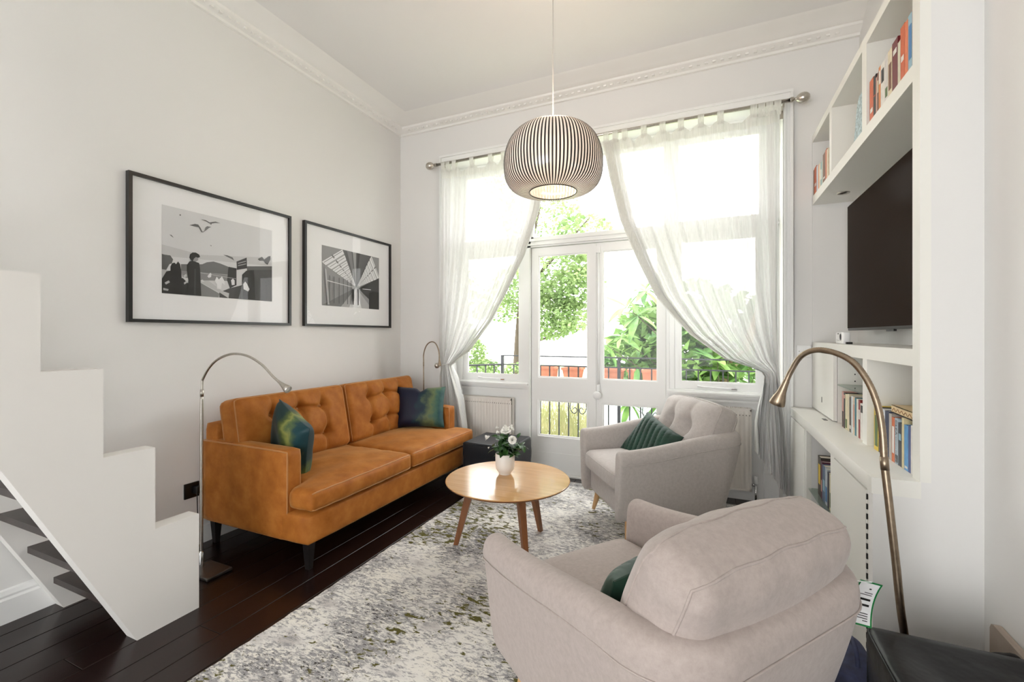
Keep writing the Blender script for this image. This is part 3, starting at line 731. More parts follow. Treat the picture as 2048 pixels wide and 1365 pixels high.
PB.append((.02, [(.475, .33), (.505, .33), (.51, .2), (.50, .05), (.485, .05), (.47, .2)])); PB.append((.03, [(.57, .34), (.59, .34), (.59, .05), (.575, .05)]))
picture('framed_photograph', 'black framed photograph of an arched station hall with skylights', 2.515, 3.548, 1.373, 2.203, 2.695, 3.386, 1.547, 2.043, .30, PB, 'framed photographs over the sofa')

# ------------------------------------------------------------------ built-in bookcase
XF, XC = .678, .542
bk = thing('built_in_bookcase', 'white built-in bookcase with cabinet base and television niche', 'bookcase', (.75, 2.86, 0))
S = M['shelf']
yb0, yb1 = YE + .045, YB - .002
bx('back_panel', XA - .012, XA - .001, yb0, yb1, 0.0, 2.705, M['wall'], bk)
bx('top_shelf', XF, XA - .012, YE + .06, yb1, 2.66, 2.706, S, bk)
bx('cubby_shelf', XF, XA - .012, YE + .06, yb1, 2.218, 2.278, S, bk)
bx('side_stile', XF, XF + .03, YE - .002, YE + .06, .787, 2.72, S, bk)
bx('side_panel', XF + .03, XA - .012, YE + .045, YE + .06, .787, 2.66, M['wall'], bk)
bx('wall_side_panel', XF, XA - .012, YB - .012, YB - .002, .787, 2.66, M['wall'], bk)
bx('divider', XF, XA - .012, 2.556, 2.622, 2.278, 2.66, S, bk)
bx('divider', XF, XA - .012, 3.193, 3.241, 2.278, 2.66, S, bk)
bx('middle_shelf', XF, XA - .012, YE + .06, yb1, 1.188, 1.25, S, bk)
bx('divider', XF, XA - .012, 2.55, 2.612, .787, 1.188, S, bk)
bx('divider', XF + .02, XA - .012, 3.147, 3.165, .787, 1.188, S, bk)
ud = bx('upper_door', XF, XF + .018, 3.15, yb1 - .004, .795, 1.184, S, bk)
obj('keyhole', G().box(XF - .001, XF + .002, 3.43, 3.445, .865, .90), M['darkp'], ud)
bx('counter_top', XC, XA - .012, YE + .045, yb1, .728, .787, S, bk, .002)
bx('counter_end', XC, .682, YE, YE + .045, .728, .787, S, bk)
bx('counter_latch', XC + .10, XC + .12, 3.2, 3.26, .787, .789, M['darkp'], bk)
bx('base_stile', XC + .004, XC + .03, 2.516, 2.59, 0, .728, S, bk)
bx('base_stile', XC + .004, XC + .03, 3.166, 3.20, 0, .728, S, bk)
bx('base_stile', XC + .004, XC + .03, YE + .045, YE + .06, 0, .728, S, bk)
bx('base_plinth', XC + .03, XA - .012, yb0, yb1, 0, .06, S, bk)
bx('base_shelf_panel', XC + .03, XA - .012, 2.54, 2.56, .06, .728, M['wall'], bk)
bx('base_shelf_panel', XC + .03, XA - .012, 3.17, 3.19, .06, .728, M['wall'], bk)
cdr = bx('cabinet_door', XC, XC + .02, YE + .057, 2.518, .03, .722, S, bk)
hg = G()
for k in range(18): hg.box(XC - .001, XC + .004, YE + .05, YE + .056, .06 + k * .037, .06 + k * .037 + .02)
obj('piano_hinge', hg, M['darkp'], cdr)
bx('cabinet_door', XC, XC + .02, 3.203, yb1 - .01, .03, .722, S, bk)
bx('glass_shelf', XF + .02, XA - .014, 2.613, 3.146, 1.006, 1.013, M['gshelf'], bk)
bx('glass_shelf', XC + .015, XA - .014, 2.562, 3.168, .372, .380, M['gshelf'], bk)
ph = G()
for zz in (.86, .90, .94, .98, 1.04, 1.08, 1.12, 1.155): ph.lathe([(.0001, 0), (.004, 0)], 8, (0, 0, 0)); 
ph = G()
for zz in (.94, .98, 1.03, 1.07, 1.11, 1.15): ph.box(XF + .10, XF + .106, 3.1455, 3.148, zz, zz + .007)
o = obj('peg_holes', ph, M['darkp'], bk); o['kind'] = 'stuff'
dl = tag(obj('recessed_downlight', G().lathe([(.001, 0), (.024, 0), (.028, -.006), (.034, -.006), (.036, .002)], 24, (.80, 3.47, 2.218)), M['steel'], smooth=True), 'small steel downlight under the bookcase cubby shelf', 'downlight')

# books -------------------------------------------------------------
def book(x0, depth, y0, y1, z0, z1, col, label, group, band=None, lean=0):
    ya, yb = min(y0, y1), max(y0, y1); t = thing('book', label, 'book', (x0 + depth / 2, (ya + yb) / 2, z0), group=group)
    k = 'bk%.2f_%.2f_%.2f' % col
    if k not in M: M[k] = plain('cover_' + k, col, .45, noise=.12, nscale=40)
    g = G().box(x0, x0 + .0025, ya, yb, z0, z1, .001, 1).box(x0, x0 + depth, ya, ya + .002, z0, z1).box(x0, x0 + depth, yb - .002, yb, z0, z1)
    obj('cover', g, M[k], t)
    if 'paper' not in M: M['paper'] = plain('page_paper', (.72, .66, .55), .9)
    bx('pages', x0 + .003, x0 + depth - .004, ya + .002, yb - .002, z0 + .003, z1 - .004, M['paper'], t)
    if band:
        bc, a, b = band; kb = 'bd%.2f_%.2f_%.2f' % bc
        if kb not in M: M[kb] = plain('spine_' + kb, bc, .5)
        gg = G(); h = z1 - z0; w = yb - ya
        gg.box(x0 - .0008, x0 + .001, ya + w * .2, yb - w * .2, z0 + h * a, z0 + h * b)
        obj('spine_title', gg, M[kb], t)
    return t
OR = (.62, .12, .035); RD = (.30, .02, .02); MA = (.16, .015, .022); CR = (.74, .64, .46); WH = (.78, .75, .70); DK = (.02, .018, .02); BR = (.18, .07, .035); LB = (.30, .48, .58); BL = (.06, .20, .45); NV = (.015, .025, .07); YE_ = (.72, .52, .06); PK = (.62, .35, .28); GN = (.10, .16, .05); TE = (.04, .20, .26); GY = (.35, .36, .38)
T1 = 'books in the top cubby beside the frame stile'
yy = [(2.535, 2.484, .19, OR, 'broad orange book against the divider in the top cubby', (WH, .2, .3)), (2.484, 2.452, .185, DK, 'black spined book next to the broad orange book', (OR, .5, .52)), (2.452, 2.435, .165, PK, 'thin pink book next to the black spined book in the top cubby', None),
      (2.435, 2.417, .175, BR, 'thin brown book in the top cubby', (CR, .5, .8)), (2.417, 2.392, .19, (.72, .25, .07), 'slim light orange book in the top cubby', (WH, .6, .9)), (2.392, 2.345, .188, WH, 'thick white book with dark lettering in the top cubby', (DK, .55, .85)), (2.345, 2.308, .195, (.70, .66, .64), 'off-white book with a dark green foot band', (GN, .1, .3)),
      (2.308, 2.262, .195, CR, 'cream book with vertical print in the top cubby', (BR, .15, .7)), (2.262, 2.205, .20, MA, 'thick maroon book with a white label in the top cubby', (WH, .72, .82)), (2.205, 2.178, .17, (.66, .62, .48), 'pale khaki book next to the maroon book', None),
      (2.178, 2.138, .21, OR, 'tall orange book beside the pale khaki book', (WH, .35, .45)), (2.138, 2.106, .205, (.75, .2, .08), 'tall bright orange book beside the light blue book', None), (2.106, 2.070, .21, LB, 'tall light blue book near the frame stile', (BL, .2, .8)), (2.070, 2.053, .21, (.60, .10, .07), 'thin red-orange book against the frame stile', None)]
for a, b, h, c, lab, bd in yy: book(XF + .006, .15, a, b, 2.278, 2.278 + h, c, lab, T1, bd)
T2 = 'books in the top cubby beside the window wall'
yy = [(3.719, 3.690, .185, BR, 'thin brown book against the window wall', None), (3.690, 3.625, .19, OR, 'thick orange book beside the thin brown book', (WH, .3, .4)), (3.625, 3.592, .18, (.55, .6, .7), 'pale lilac book beside the thick orange book', None), (3.592, 3.567, .175, WH, 'thin white book in the cubby by the window', None),
      (3.567, 3.548, .17, (.70, .22, .06), 'thin orange book between white and cream books', None), (3.548, 3.505, .168, CR, 'cream book in the cubby by the window', None), (3.505, 3.470, .162, (.25, .40, .42), 'blue-green book in the cubby by the window', (WH, .3, .7)), (3.470, 3.440, .16, (.5, .55, .45), 'small sage green book in the cubby by the window', None),
      (3.440, 3.375, .19, BR, 'thick dark brown book with white foot band', (WH, .15, .2)), (3.375, 3.335, .195, (.62, .18, .08), 'rust orange book near the cubby divider', None), (3.335, 3.30, .185, CR, 'cream book touching the cubby divider', None)]
for a, b, h, c, lab, bd in yy: book(XF + .006, .15, a, b, 2.278, 2.278 + h, c, lab, T2, bd)
M['fileb'] = plain('patterned_file', (.42, .52, .55), .6, noise=.45, nscale=90)
o = obj('storage_box', G().prism([(2.625, 2.278), (2.80, 2.278), (2.775, 2.34), (2.755, 2.41), (2.735, 2.455), (2.705, 2.485), (2.625, 2.49)], XF + .01, XF + .20, 'x'), M['fileb'])
tag(o, 'pale blue patterned magazine file leaning in the middle cubby', 'magazine file')
T3 = 'books in the open niche nearest the frame stile'
yy = [(2.49, 2.432, .195, YE_, 'yellow spined book in the niche above the counter', (GN, .1, .8)), (2.432, 2.408, .198, (.07, .065, .05), 'dark olive book beside the yellow spined book', (CR, .3, .6)), (2.408, 2.355, .195, (.72, .74, .78), 'thick white book behind the arc lamp pole', None), (2.355, 2.31, .195, NV, 'navy book behind the arc lamp pole', (LB, .03, .09)), (2.31, 2.28, .19, (.5, .45, .4), 'beige book hidden behind the arc lamp pole', None),
      (2.28, 2.248, .18, (.66, .16, .05), 'orange red book beside the lamp pole in the niche', (WH, .2, .8)), (2.248, 2.213, .182, (.42, .5, .56), 'grey blue book with black lettering and a black foot label', (DK, .04, .2)), (2.213, 2.178, .17, (.03, .035, .05), 'black book with a blue stripe in the niche', (LB, .6, .75)), (2.178, 2.155, .195, (.72, .62, .36), 'pale yellow book beside the bright blue book', None),
      (2.155, 2.117, .172, (.10, .32, .62), 'bright blue book in the niche', (WH, .05, .1)), (2.117, 2.095, .175, (.06, .09, .26), 'dark blue book beside the bright blue book', None), (2.095, 2.08, .18, WH, 'thin white book at the end of the niche row', None), (2.08, 2.06, .175, DK, 'thin black book at the end of the niche row', None)]
for a, b, h, c, lab, bd in yy: book(XF + .010, .16, a, b, .787, .787 + h, c, lab, T3, bd)
# the title lettering on the grey-blue spine and the book lying on top
t = thing('book', 'cream book with a wavy line lying flat on the niche row', 'book', (XF + .11, 2.17, .972), group=T3)
obj('cover', G().box(XF + .015, XF + .165, 2.06, 2.30, .985, .9875).box(XF + .015, XF + .165, 2.06, 2.30, 1.012, 1.0145).box(XF + .015, XF + .017, 2.06, 2.30, .985, 1.0145), plain('cream_cover', (.66, .50, .27), .5), t)
bx('pages', XF + .017, XF + .163, 2.062, 2.298, .9875, 1.012, M['paper'], t)
wv = [(XF + .0145, 2.07 + .0055 * i, .998 + .006 * math.sin(i * .9)) for i in range(41)]
obj('wavy_line', G().tube(wv, .0012, 4), plain('brown_print', (.25, .10, .04), .6), t)
for a, b, h in ((2.30, 2.24, .0), ):
    pass
bx('book_edge', XF + .016, XF + .16, 2.06, 2.30, .982, .985, M['darkp'], t)
T4 = 'books under the glass shelf in the niche'
yy = [(3.02, 2.985, .20, (.55, .30, .26), 'pink and white book at the far end under the glass shelf', (DK, .02, .45)), (2.985, 2.955, .195, DK, 'black book with a pink top under the glass shelf', (PK, .85, .95)), (2.955, 2.915, .192, (.74, .68, .45), 'pale yellow book under the glass shelf', (GN, .05, .3)), (2.915, 2.880, .197, CR, 'cream book under the glass shelf', None), (2.880, 2.845, .185, (.10, .09, .075), 'dark grey book under the glass shelf', (WH, .1, .2)),
      (2.845, 2.818, .195, (.7, .74, .76), 'ice white book under the glass shelf', None), (2.818, 2.785, .195, (.72, .58, .44), 'buff book under the glass shelf', (PK, .2, .8)), (2.785, 2.755, .194, TE, 'teal book under the glass shelf', None), (2.755, 2.725, .192, (.8, .76, .66), 'ivory book beside the teal book', None), (2.725, 2.695, .19, (.28, .03, .03), 'dark red book with white lettering', (WH, .5, .75)), (2.695, 2.65, .178, WH, 'white book with a black top near the divider', (DK, .75, .95)), (2.65, 2.618, .182, (.62, .42, .1), 'mustard book touching the divider', None)]
for a, b, h, c, lab, bd in yy: book(XF + .012, .15, a, b, .787, .787 + h, c, lab, T4, bd)
T5 = 'books on the glass shelf in the cabinet base'
yy = [(3.07, 3.00, .225, (.05, .04, .03), 'thick black book with gold lettering on the lower glass shelf', (YE_, .3, .8)), (3.00, 2.965, .21, (.10, .02, .05), 'plum coloured book on the lower glass shelf', (PK, .2, .5)), (2.965, 2.90, .20, (.10, .16, .25), 'slate blue book on the lower glass shelf', (LB, .3, .6)), (2.90, 2.85, .20, (.5, .55, .6), 'pale grey blue book on the lower glass shelf', (BL, .1, .5)), (2.85, 2.81, .19, (.03, .03, .05), 'black book on the lower glass shelf beside the cream one', None), (2.81, 2.75, .19, (.68, .62, .40), 'cream and green book on the lower glass shelf', (GN, .1, .5)), (2.75, 2.70, .21, (.12, .14, .05), 'olive green book on the lower glass shelf', (CR, .5, .9)), (2.70, 2.64, .20, (.3, .05, .04), 'brick red book on the lower glass shelf', None)]
for a, b, h, c, lab, bd in yy: book(XC + .045, .16, a, b, .380, .380 + h, c, lab, T5, bd)
T6 = 'books on the cabinet floor'
for a, b, h, c, lab in ((2.72, 2.67, .24, (.35, .04, .04), 'red book standing on the cabinet floor'), (2.67, 2.60, .25, (.55, .5, .12), 'olive yellow book standing on the cabinet floor')): book(XC + .05, .17, a, b, .06, .06 + h, c, lab, T6)

def text_mesh(txt, size):
    cu = bpy.data.curves.new('lettering', 'FONT'); cu.body = txt; cu.size = size; cu.align_x = 'LEFT'; cu.align_y = 'CENTER'
    o = bpy.data.objects.new('lettering', cu); COL.objects.link(o); dg_ = bpy.context.evaluated_depsgraph_get(); dg_.update()
    me = o.evaluated_get(dg_).to_mesh(); g = G(); g.add([tuple(v.co) for v in me.vertices], [tuple(p.vertices) for p in me.polygons]); o.to_mesh_clear() if False else None
    bpy.data.objects.remove(o); return g
bk_cl = [o for o in bpy.data.objects if o.get('label', '').startswith('grey blue book')][0]
def spine_text(parent, txt, size, ztop, yc, x, mat):
    g = text_mesh(txt, size); g.map(lambda p: Vector((x, yc - p.y * -1 * -1, ztop - p.x))); return obj('spine_lettering', g, mat, parent, fix=False)
spine_text(bk_cl, 'CLEA', .026, .787 + .176, 2.2305, XF + .0085, M['darkp'])
spine_text(bk_cl, 'Lawrence Durrell', .0125, .787 + .108, 2.2305, XF + .0085, M['darkp'])
spine_text(bk_cl, 'FABER', .010, .787 + .034, 2.2305, XF + .0085, M['mount'])

# television, alarm box
tv = thing('television', 'wide black flat screen television in the bookcase niche', 'television', (.845, 2.80, 1.25))
bx('housing', .832, .865, 2.085, 3.505, 1.33, 2.135, M['darkp'], tv, .004)
bx('screen', .8285, .832, 2.092, 3.498, 1.345, 2.128, M['screen'], tv)
bx('sensor', .828, .84, 2.72, 2.82, 1.320, 1.331, M['darkp'], tv)
bx('wall_bracket', .865, XA - .011, 2.55, 3.05, 1.55, 1.95, M['darkp'], tv)
al = thing('carbon_monoxide_alarm', 'small white alarm box on the shelf under the television', 'alarm', (.70, 3.13, 1.25))
bx('casing', .700, .735, 3.045, 3.20, 1.25, 1.318, M['plast'], al, .006)
obj('speaker_grille', G().lathe([(.001, 0), (.016, 0), (.017, -.002), (.02, -.002), (.02, .002)], 20).map(lambda p: Vector((.700 + p.z, 3.09 + p.x, 1.29 + p.y))), plain('grey_print', (.4, .4, .42), .5), al)
bx('brand_print', .6994, .7005, 3.125, 3.16, 1.306, 1.310, M['darkp'], al)
obj('indicator', G().box(.6992, .701, 3.165, 3.172, 1.27, 1.275).box(.6992, .701, 3.12, 3.15, 1.268, 1.27), plain('print_grey2', (.45, .45, .47), .5), al)
bx('foot', .712, .74, 3.025, 3.046, 1.25, 1.262, M['darkp'], al)

# switch and socket
sw = thing('light_switch', 'white single light switch plate beside the bookcase', 'switch', (.63, YB, 1.14))
bx('plate', .585, .671, YB - .009, YB, 1.142, 1.228, M['plast'], sw, .003)
obj('rocker', G().box(.62, .636, YB - .013, YB - .008, 1.172, 1.198, .002), M['plast'], sw)
obj('screw', G().box(.597, .602, YB - .0098, YB - .008, 1.183, 1.188).box(.654, .659, YB - .0098, YB - .008, 1.183, 1.188), M['darkp'], sw)
sk = thing('wall_socket', 'dark metal wall socket with plug beside the sofa', 'socket', (XL, 1.64, .3))
bx('plate', XL, XL + .012, 1.655, 1.74, .30, .392, plain('black_nickel', (.03, .028, .028), .3, .8), sk, .002)
plg = bx('plug', XL + .012, XL + .05, 1.70, 1.735, .325, .37, M['darkp'], sk, .004)
obj('flex', G().tube(smooth_path([(XL + .03, 1.715, .325), (XL + .035, 1.715, .22), (XL + .03, 1.72, .1), (XL + .05, 1.66, .01), (-2.7, 1.58, .008), (-2.6, 1.56, .008)], 5), .003, 6), M['darkp'], plg, smooth=True)

# ------------------------------------------------------------------ radiators
def radiator(label, x0, x1, y0, z0, z1, valve):
    t = thing('radiator', label, 'radiator', ((x0 + x1) / 2, y0, 0))
    n = int((x1 - x0) / .033); rows = []; prof = []
    for i in range(n * 4 + 1):
        x = x0 + .012 + (x1 - x0 - .024) * i / (n * 4); d = .006 * (0 if i % 4 in (0,) else (1 if i % 4 == 2 else .75)); prof.append((x, d))
    g = G(); g.grid([[(x, y0 - d * k, z) for x, d in prof] for z, k in ((z0 + .01, 0), (z0 + .035, 1), (z1 - .05, 1), (z1 - .02, 0))])
    obj('front_panel', g, M['rad'], t, smooth=True)
    dm = G()
    for i in range(int((x1 - x0) / .0225)): dm.box(x0 + .02 + i * .0225, x0 + .026 + i * .0225, y0 - .0075, y0 - .002, z1 - .056, z1 - .048)
    o = obj('vent_row', dm, M['gap'], t); o['kind'] = 'stuff'
    obj('panel_rim', G().box(x0, x1, y0 - .001, y0 + .012, z0, z0 + .014).box(x0, x1, y0 - .001, y0 + .012, z1 - .022, z1 - .008).box(x0, x0 + .013, y0 - .001, y0 + .012, z0, z1 - .008).box(x1 - .013, x1, y0 - .001, y0 + .012, z0, z1 - .008), M['rad'], t)
    bx('rear_panel', x0 + .004, x1 - .004, y0 + .05, y0 + .062, z0, z1 - .01, M['rad'], t)
    bx('end_cover', x0, x0 + .004, y0 + .0, y0 + .062, z0 + .02, z1, M['rad'], t); bx('end_cover', x1 - .004, x1, y0 + .0, y0 + .062, z0 + .02, z1, M['rad'], t)
    gr = G()
    for i in range(int((x1 - x0) / .014)): gr.box(x0 + .005 + i * .014, x0 + .012 + i * .014, y0 + .004, y0 + .058, z1 - .004, z1)
    gr.box(x0, x1, y0, y0 + .005, z1 - .01, z1).box(x0, x1, y0 + .057, y0 + .062, z1 - .01, z1)
    o = obj('top_grille', gr, M['rad'], t)
    vx = x1 + .03 if valve > 0 else x0 - .03
    v = obj('valve', G().tube([(vx, y0 + .03, 0), (vx, y0 + .03, z0 + .06)], .008, 8).tube([(vx, y0 + .03, z0 + .045), (x1 if valve > 0 else x0, y0 + .03, z0 + .045)], .010, 8), M['chrome'], t, smooth=True)
    obj('valve_cap', G().lathe([(.012, 0), (.017, .005), (.017, .045), (.010, .055), (.001, .055)], 14, (vx, y0 + .03, z0 + .055)), M['plast'], v, smooth=True)
    for bxx in (x0 + .06, x1 - .06): bx('wall_bracket', bxx - .012, bxx + .012, y0 + .06, YF - .006, z0 + .1, z1 - .1, M['rad'], t)
    return t
radiator('white panel radiator beneath the window behind the footstool', -2.24, -1.70, 3.845, .12, .70, -1)
radiator('white panel radiator behind the tufted armchair', -.20, .31, 3.845, .10, .735, 1)

# ------------------------------------------------------------------ curtain rod and curtains
YRD = 3.632; ZR = 2.952
rod = thing('curtain_rod', 'antique steel curtain rod with ball finials above the windows', 'curtain rod', (-.94, YRD, ZR))
obj('pole', G().tube([(-2.40, YRD, ZR), (.53, YRD, ZR)], .013, 12), M['steel'], rod, smooth=True)
for s, x in ((-1, -2.40), (1, .53)):
    obj('finial', G().lathe([(.016, 0), (.018, .02), (.012, .024), (.010, .036), (.022, .042), (.034, .06), (.038, .08), (.033, .10), (.02, .115), (.001, .12)], 20).map(lambda p: Vector((x + s * p.z, YRD + p.x, ZR + p.y))), M['steel'], rod, smooth=True)
for x in (-2.31, -.94, .49): obj('bracket', G().tube([(x, YB - .02, ZR - .03), (x, YRD + .01, ZR - .035), (x, YRD, ZR - .015)], .007, 8).box(x - .012, x + .012, YB - .026, YB - .018, ZR - .09, ZR - .0), M['steel'], rod)
def curtain(name, label, xo, edge, gather, low, tabs, N, seed, hem):
    """xo outer edge x; edge table z->x of the inner edge; gather (x0,x1,z); low table z->(xa,xb)"""
    rn = random.Random(seed); ph = [rn.uniform(0, 6.28) for _ in range(6)]
    zt = ZR - .055; rows = []; NA = 150; NZ = 90; zb = low[-1][0]
    tb = sorted(tabs)
    def top_sag(a):
        best = min(abs(a - q) for q in tb); return -.045 * min(1, (best / .055) ** 2)
    for i in range(NZ + 1):
        z = zt + (zb - zt) * i / NZ; row = []
        for j in range(NA + 1):
            a = j / NA
            if z >= gather[2]:
                xe = interp(edge, z); wfull = abs(interp(edge, zt) - xo); x = xo + (xe - xo) * a; comp = abs(xe - xo) / wfull
            else:
                xa = interp([(q[0], q[1]) for q in low[::-1]], z); xb = interp([(q[0], q[2]) for q in low[::-1]], z); x = xa + (xb - xa) * a; comp = abs(xb - xa) / 1.1
            # fold: gathered edges, flatter centre
            wgt = .35 + .65 * (math.cos(2 * math.pi * a) * .5 + .5)
            amp = (.011 + .030 * (1 - comp)) * wgt
            amp *= 1 - .75 * math.exp(-((z - gather[2]) / .07) ** 2)
            y = YRD + amp * (math.sin(2 * math.pi * N * a + ph[0] + .5 * math.sin(2.2 * z + ph[1])) + .5 * math.sin(2 * math.pi * N * 1.9 * a + ph[2]) + .25 * math.sin(2 * math.pi * N * 3.3 * a + ph[4]))
            y += .012 * (1 - sstep(zt - .3, zt, z)) * math.sin(3 * a + ph[3])
            x += .010 * (1 - comp) * math.sin(2 * math.pi * N * .7 * a + ph[3] + 3 * z)
            dz = top_sag(a) * (1 - sstep(0, .12, zt - z))
            sl = hem(a) * sstep(gather[2], zb, z) if z < gather[2] else 0
            row.append((x, y, z + dz + sl))
        rows.append(row)
    c = tag(obj(name, G().grid(rows), M['sheer'], smooth=True, fix=False), label, 'curtain')
    top = rows[0]
    nb = 4
    # heading band and tabs
    hb = G(); hb.grid([[(p[0], p[1] - .003, p[2]) for p in rows[0]], [(p[0], p[1] - .003, p[2]) for p in rows[1]], [(p[0], p[1] - .003, p[2]) for p in rows[3]]]); obj('heading_band', hb, M['hem'], c, smooth=True, fix=False)
    for q in tb:
        k = int(q * NA); p = Vector(rows[1][k]); w = .022
        loop = [(p.y - .004, p.z), (YRD - .017, ZR - .02), (YRD - .017, ZR + .008), (YRD, ZR + .0175), (YRD + .017, ZR + .008), (YRD + .017, ZR - .02), (p.y + .004, p.z)]
        g = G().grid([[(p.x - w, y, z) for y, z in loop], [(p.x + w, y, z) for y, z in loop]]); obj('tab', g, M['hem'], c, smooth=True, fix=False)
    # inner hem
    for off, cols_ in ((-.006, (-1, -4, -7, -10)), (.008, (-1, -3, -5, -7)), (.014, (-5, -8, -11, -15))):
        e = G(); e.grid([[(r[k_][0], r[k_][1] + off + .006 * math.sin(k_ * 1.3), r[k_][2]) for r in rows] for k_ in cols_]); obj('side_hem', e, M['hem'], c, smooth=True, fix=False)
    return c
curtain('sheer_curtain', 'sheer white curtain drawn back to the tieback near the sofa', -2.335,
        [(1.0, -2.25), (1.06, -2.19), (1.15, -2.06), (1.442, -1.797), (1.72, -1.63), (2.012, -1.476), (2.4, -1.34), (2.95, -1.235)], (-2.33, -2.25, 1.02),
        [(1.02, -2.335, -2.25), (.9, -2.335, -2.20), (.7, -2.335, -2.14), (.45, -2.335, -2.10), (.12, -2.335, -2.08)],
        [.015, .06, .13, .30, .48, .60, .74, .86, .95], 9, 5, lambda a: 0)
curtain('sheer_curtain', 'sheer white curtain swept aside toward the built-in bookcase', .462,
        [(1.02, .375), (1.045, .345), (1.119, .118), (1.304, -.122), (1.45, -.25), (1.618, -.377), (1.9, -.51), (2.234, -.647), (2.6, -.735), (2.95, -.80)], (.36, .46, 1.02),
        [(1.02, .462, .375), (.9, .47, .36), (.7, .487, .335), (.45, .505, .315), (.15, .515, .315)],
        [.01, .05, .09, .13, .30, .41, .52, .63, .74, .86, .92, .985], 10, 9, lambda a: .32 * a)
tb = thing('curtain_tieback', 'dark steel ball tieback holding the curtain by the sofa', 'tieback', (-2.365, YB - .03, 1.0))
obj('stem', G().tube([(-2.365, YB - .02, 1.01), (-2.365, 3.60, 1.01)], .008, 8), M['steel'], tb, smooth=True)
obj('knob', G().sphere((-2.365, 3.585, 1.01), .026, 16, 10), M['steel'], tb, smooth=True)
obj('band', G().tube(smooth_path([(-2.36, 3.60, 1.01), (-2.30, 3.585, 1.02), (-2.245, 3.63, 1.03), (-2.30, 3.675, 1.02), (-2.36, 3.61, 1.01)], 5), .006, 6), M['sheer'], tb, smooth=True)

# ------------------------------------------------------------------ pendant lamp
pc = Vector((-.766, 2.286, 2.25))
pd = thing('pendant_lamp', 'ribbed globe pendant lamp with dark and white stripes', 'lamp', tuple(pc))
PR = [(.10, .170), (.15, .164), (.195, .145), (.232, .105), (.256, .05), (.266, -.01), (.264, -.065), (.254, -.11), (.232, -.143), (.20, -.163), (.165, -.172), (.128, -.174)]
PRs = [(p.x, p.y) for p in smooth_path([(a, b, 0) for a, b in PR], 3)]
m, n, l, b = nmat('striped_acrylic'); n.remove(b)
tr = n.new('ShaderNodeBsdfTransparent'); df = n.new('ShaderNodeBsdfDiffuse'); df.inputs[0].default_value = (.9, .88, .85, 1); tl = n.new('ShaderNodeBsdfTranslucent'); tl.inputs[0].default_value = (.95, .9, .85, 1); gs = n.new('ShaderNodeBsdfGlossy'); gs.inputs['Roughness'].default_value = .1
m1 = n.new('ShaderNodeMixShader'); m1.inputs[0].default_value = .22; l.new(df.outputs[0], m1.inputs[1]); l.new(tl.outputs[0], m1.inputs[2])
m2 = n.new('ShaderNodeMixShader'); m2.inputs[0].default_value = .2; l.new(m1.outputs[0], m2.inputs[1]); l.new(tr.outputs[0], m2.inputs[2])
m3 = n.new('ShaderNodeMixShader'); m3.inputs[0].default_value = .06; l.new(m2.outputs[0], m3.inputs[1]); l.new(gs.outputs[0], m3.inputs[2]); l.new(m3.outputs[0], n['Material Output'].inputs[0])
M['acryl'] = m
obj('shade_shell', G().lathe(PRs, 90, tuple(pc)), M['acryl'], pd, smooth=True)
NR = 90; M['rib'] = plain('dark_rib', (.018, .015, .014), .35)
g = G(); rows = []
for i, (r, z) in enumerate(PRs):
    w = r * math.pi / NR * .47
    rows.append([(r - .0004, -w, z), (r + .0011, -w * .9, z), (r + .0011, w * .9, z), (r - .0004, w, z)])
g.grid(rows); rme = mesh('rib', g, M['rib']); 
for k in range(NR):
    o = bpy.data.objects.new('rib', rme); COL.objects.link(o); o.parent = pd; o.rotation_euler = (0, 0, 2 * math.pi * k / NR)
obj('rim', G().tube([(pc.x + .128 * math.cos(a * math.pi / 20), pc.y + .128 * math.sin(a * math.pi / 20), pc.z - .175) for a in range(40)], .003, 6, closed=True).tube([(pc.x + .10 * math.cos(a * math.pi / 20), pc.y + .10 * math.sin(a * math.pi / 20), pc.z + .171) for a in range(40)], .003, 6, closed=True), M['rib'], pd)
M['glow'] = emit('lamp_glow', (1.0, .78, .58), .95)
obj('diffuser', G().lathe([(.001, -.11), (.085, -.11), (.093, -.10), (.093, .085), (.085, .095), (.001, .095)], 40, tuple(pc)), M['glow'], pd, smooth=True, angle=50)
obj('spider', G().tube([(pc.x - .10, pc.y, pc.z + .171), (pc.x + .10, pc.y, pc.z + .171)], .003, 6).tube([(pc.x, pc.y - .10, pc.z + .171), (pc.x, pc.y + .10, pc.z + .171)], .003, 6), M['rib'], pd)
obj('cord', G().tube([(pc.x, pc.y, pc.z + .09), (pc.x, pc.y, ZC - .03)], .003, 6), plain('cord', (.6, .57, .53), .5), pd)
obj('ceiling_rose', G().lathe([(.05, ZC), (.05, ZC - .02), (.03, ZC - .04), (.004, ZC - .045)], 24, (pc.x, pc.y, 0)), M['plast'], pd, smooth=True, angle=40)
pl = bpy.data.lights.new('bulb', 'POINT'); pl.energy = 9; pl.color = (1, .74, .55); pl.shadow_soft_size = .1
po = bpy.data.objects.new('bulb', pl); COL.objects.link(po); po.parent = pd; po.location = (0, 0, .24)

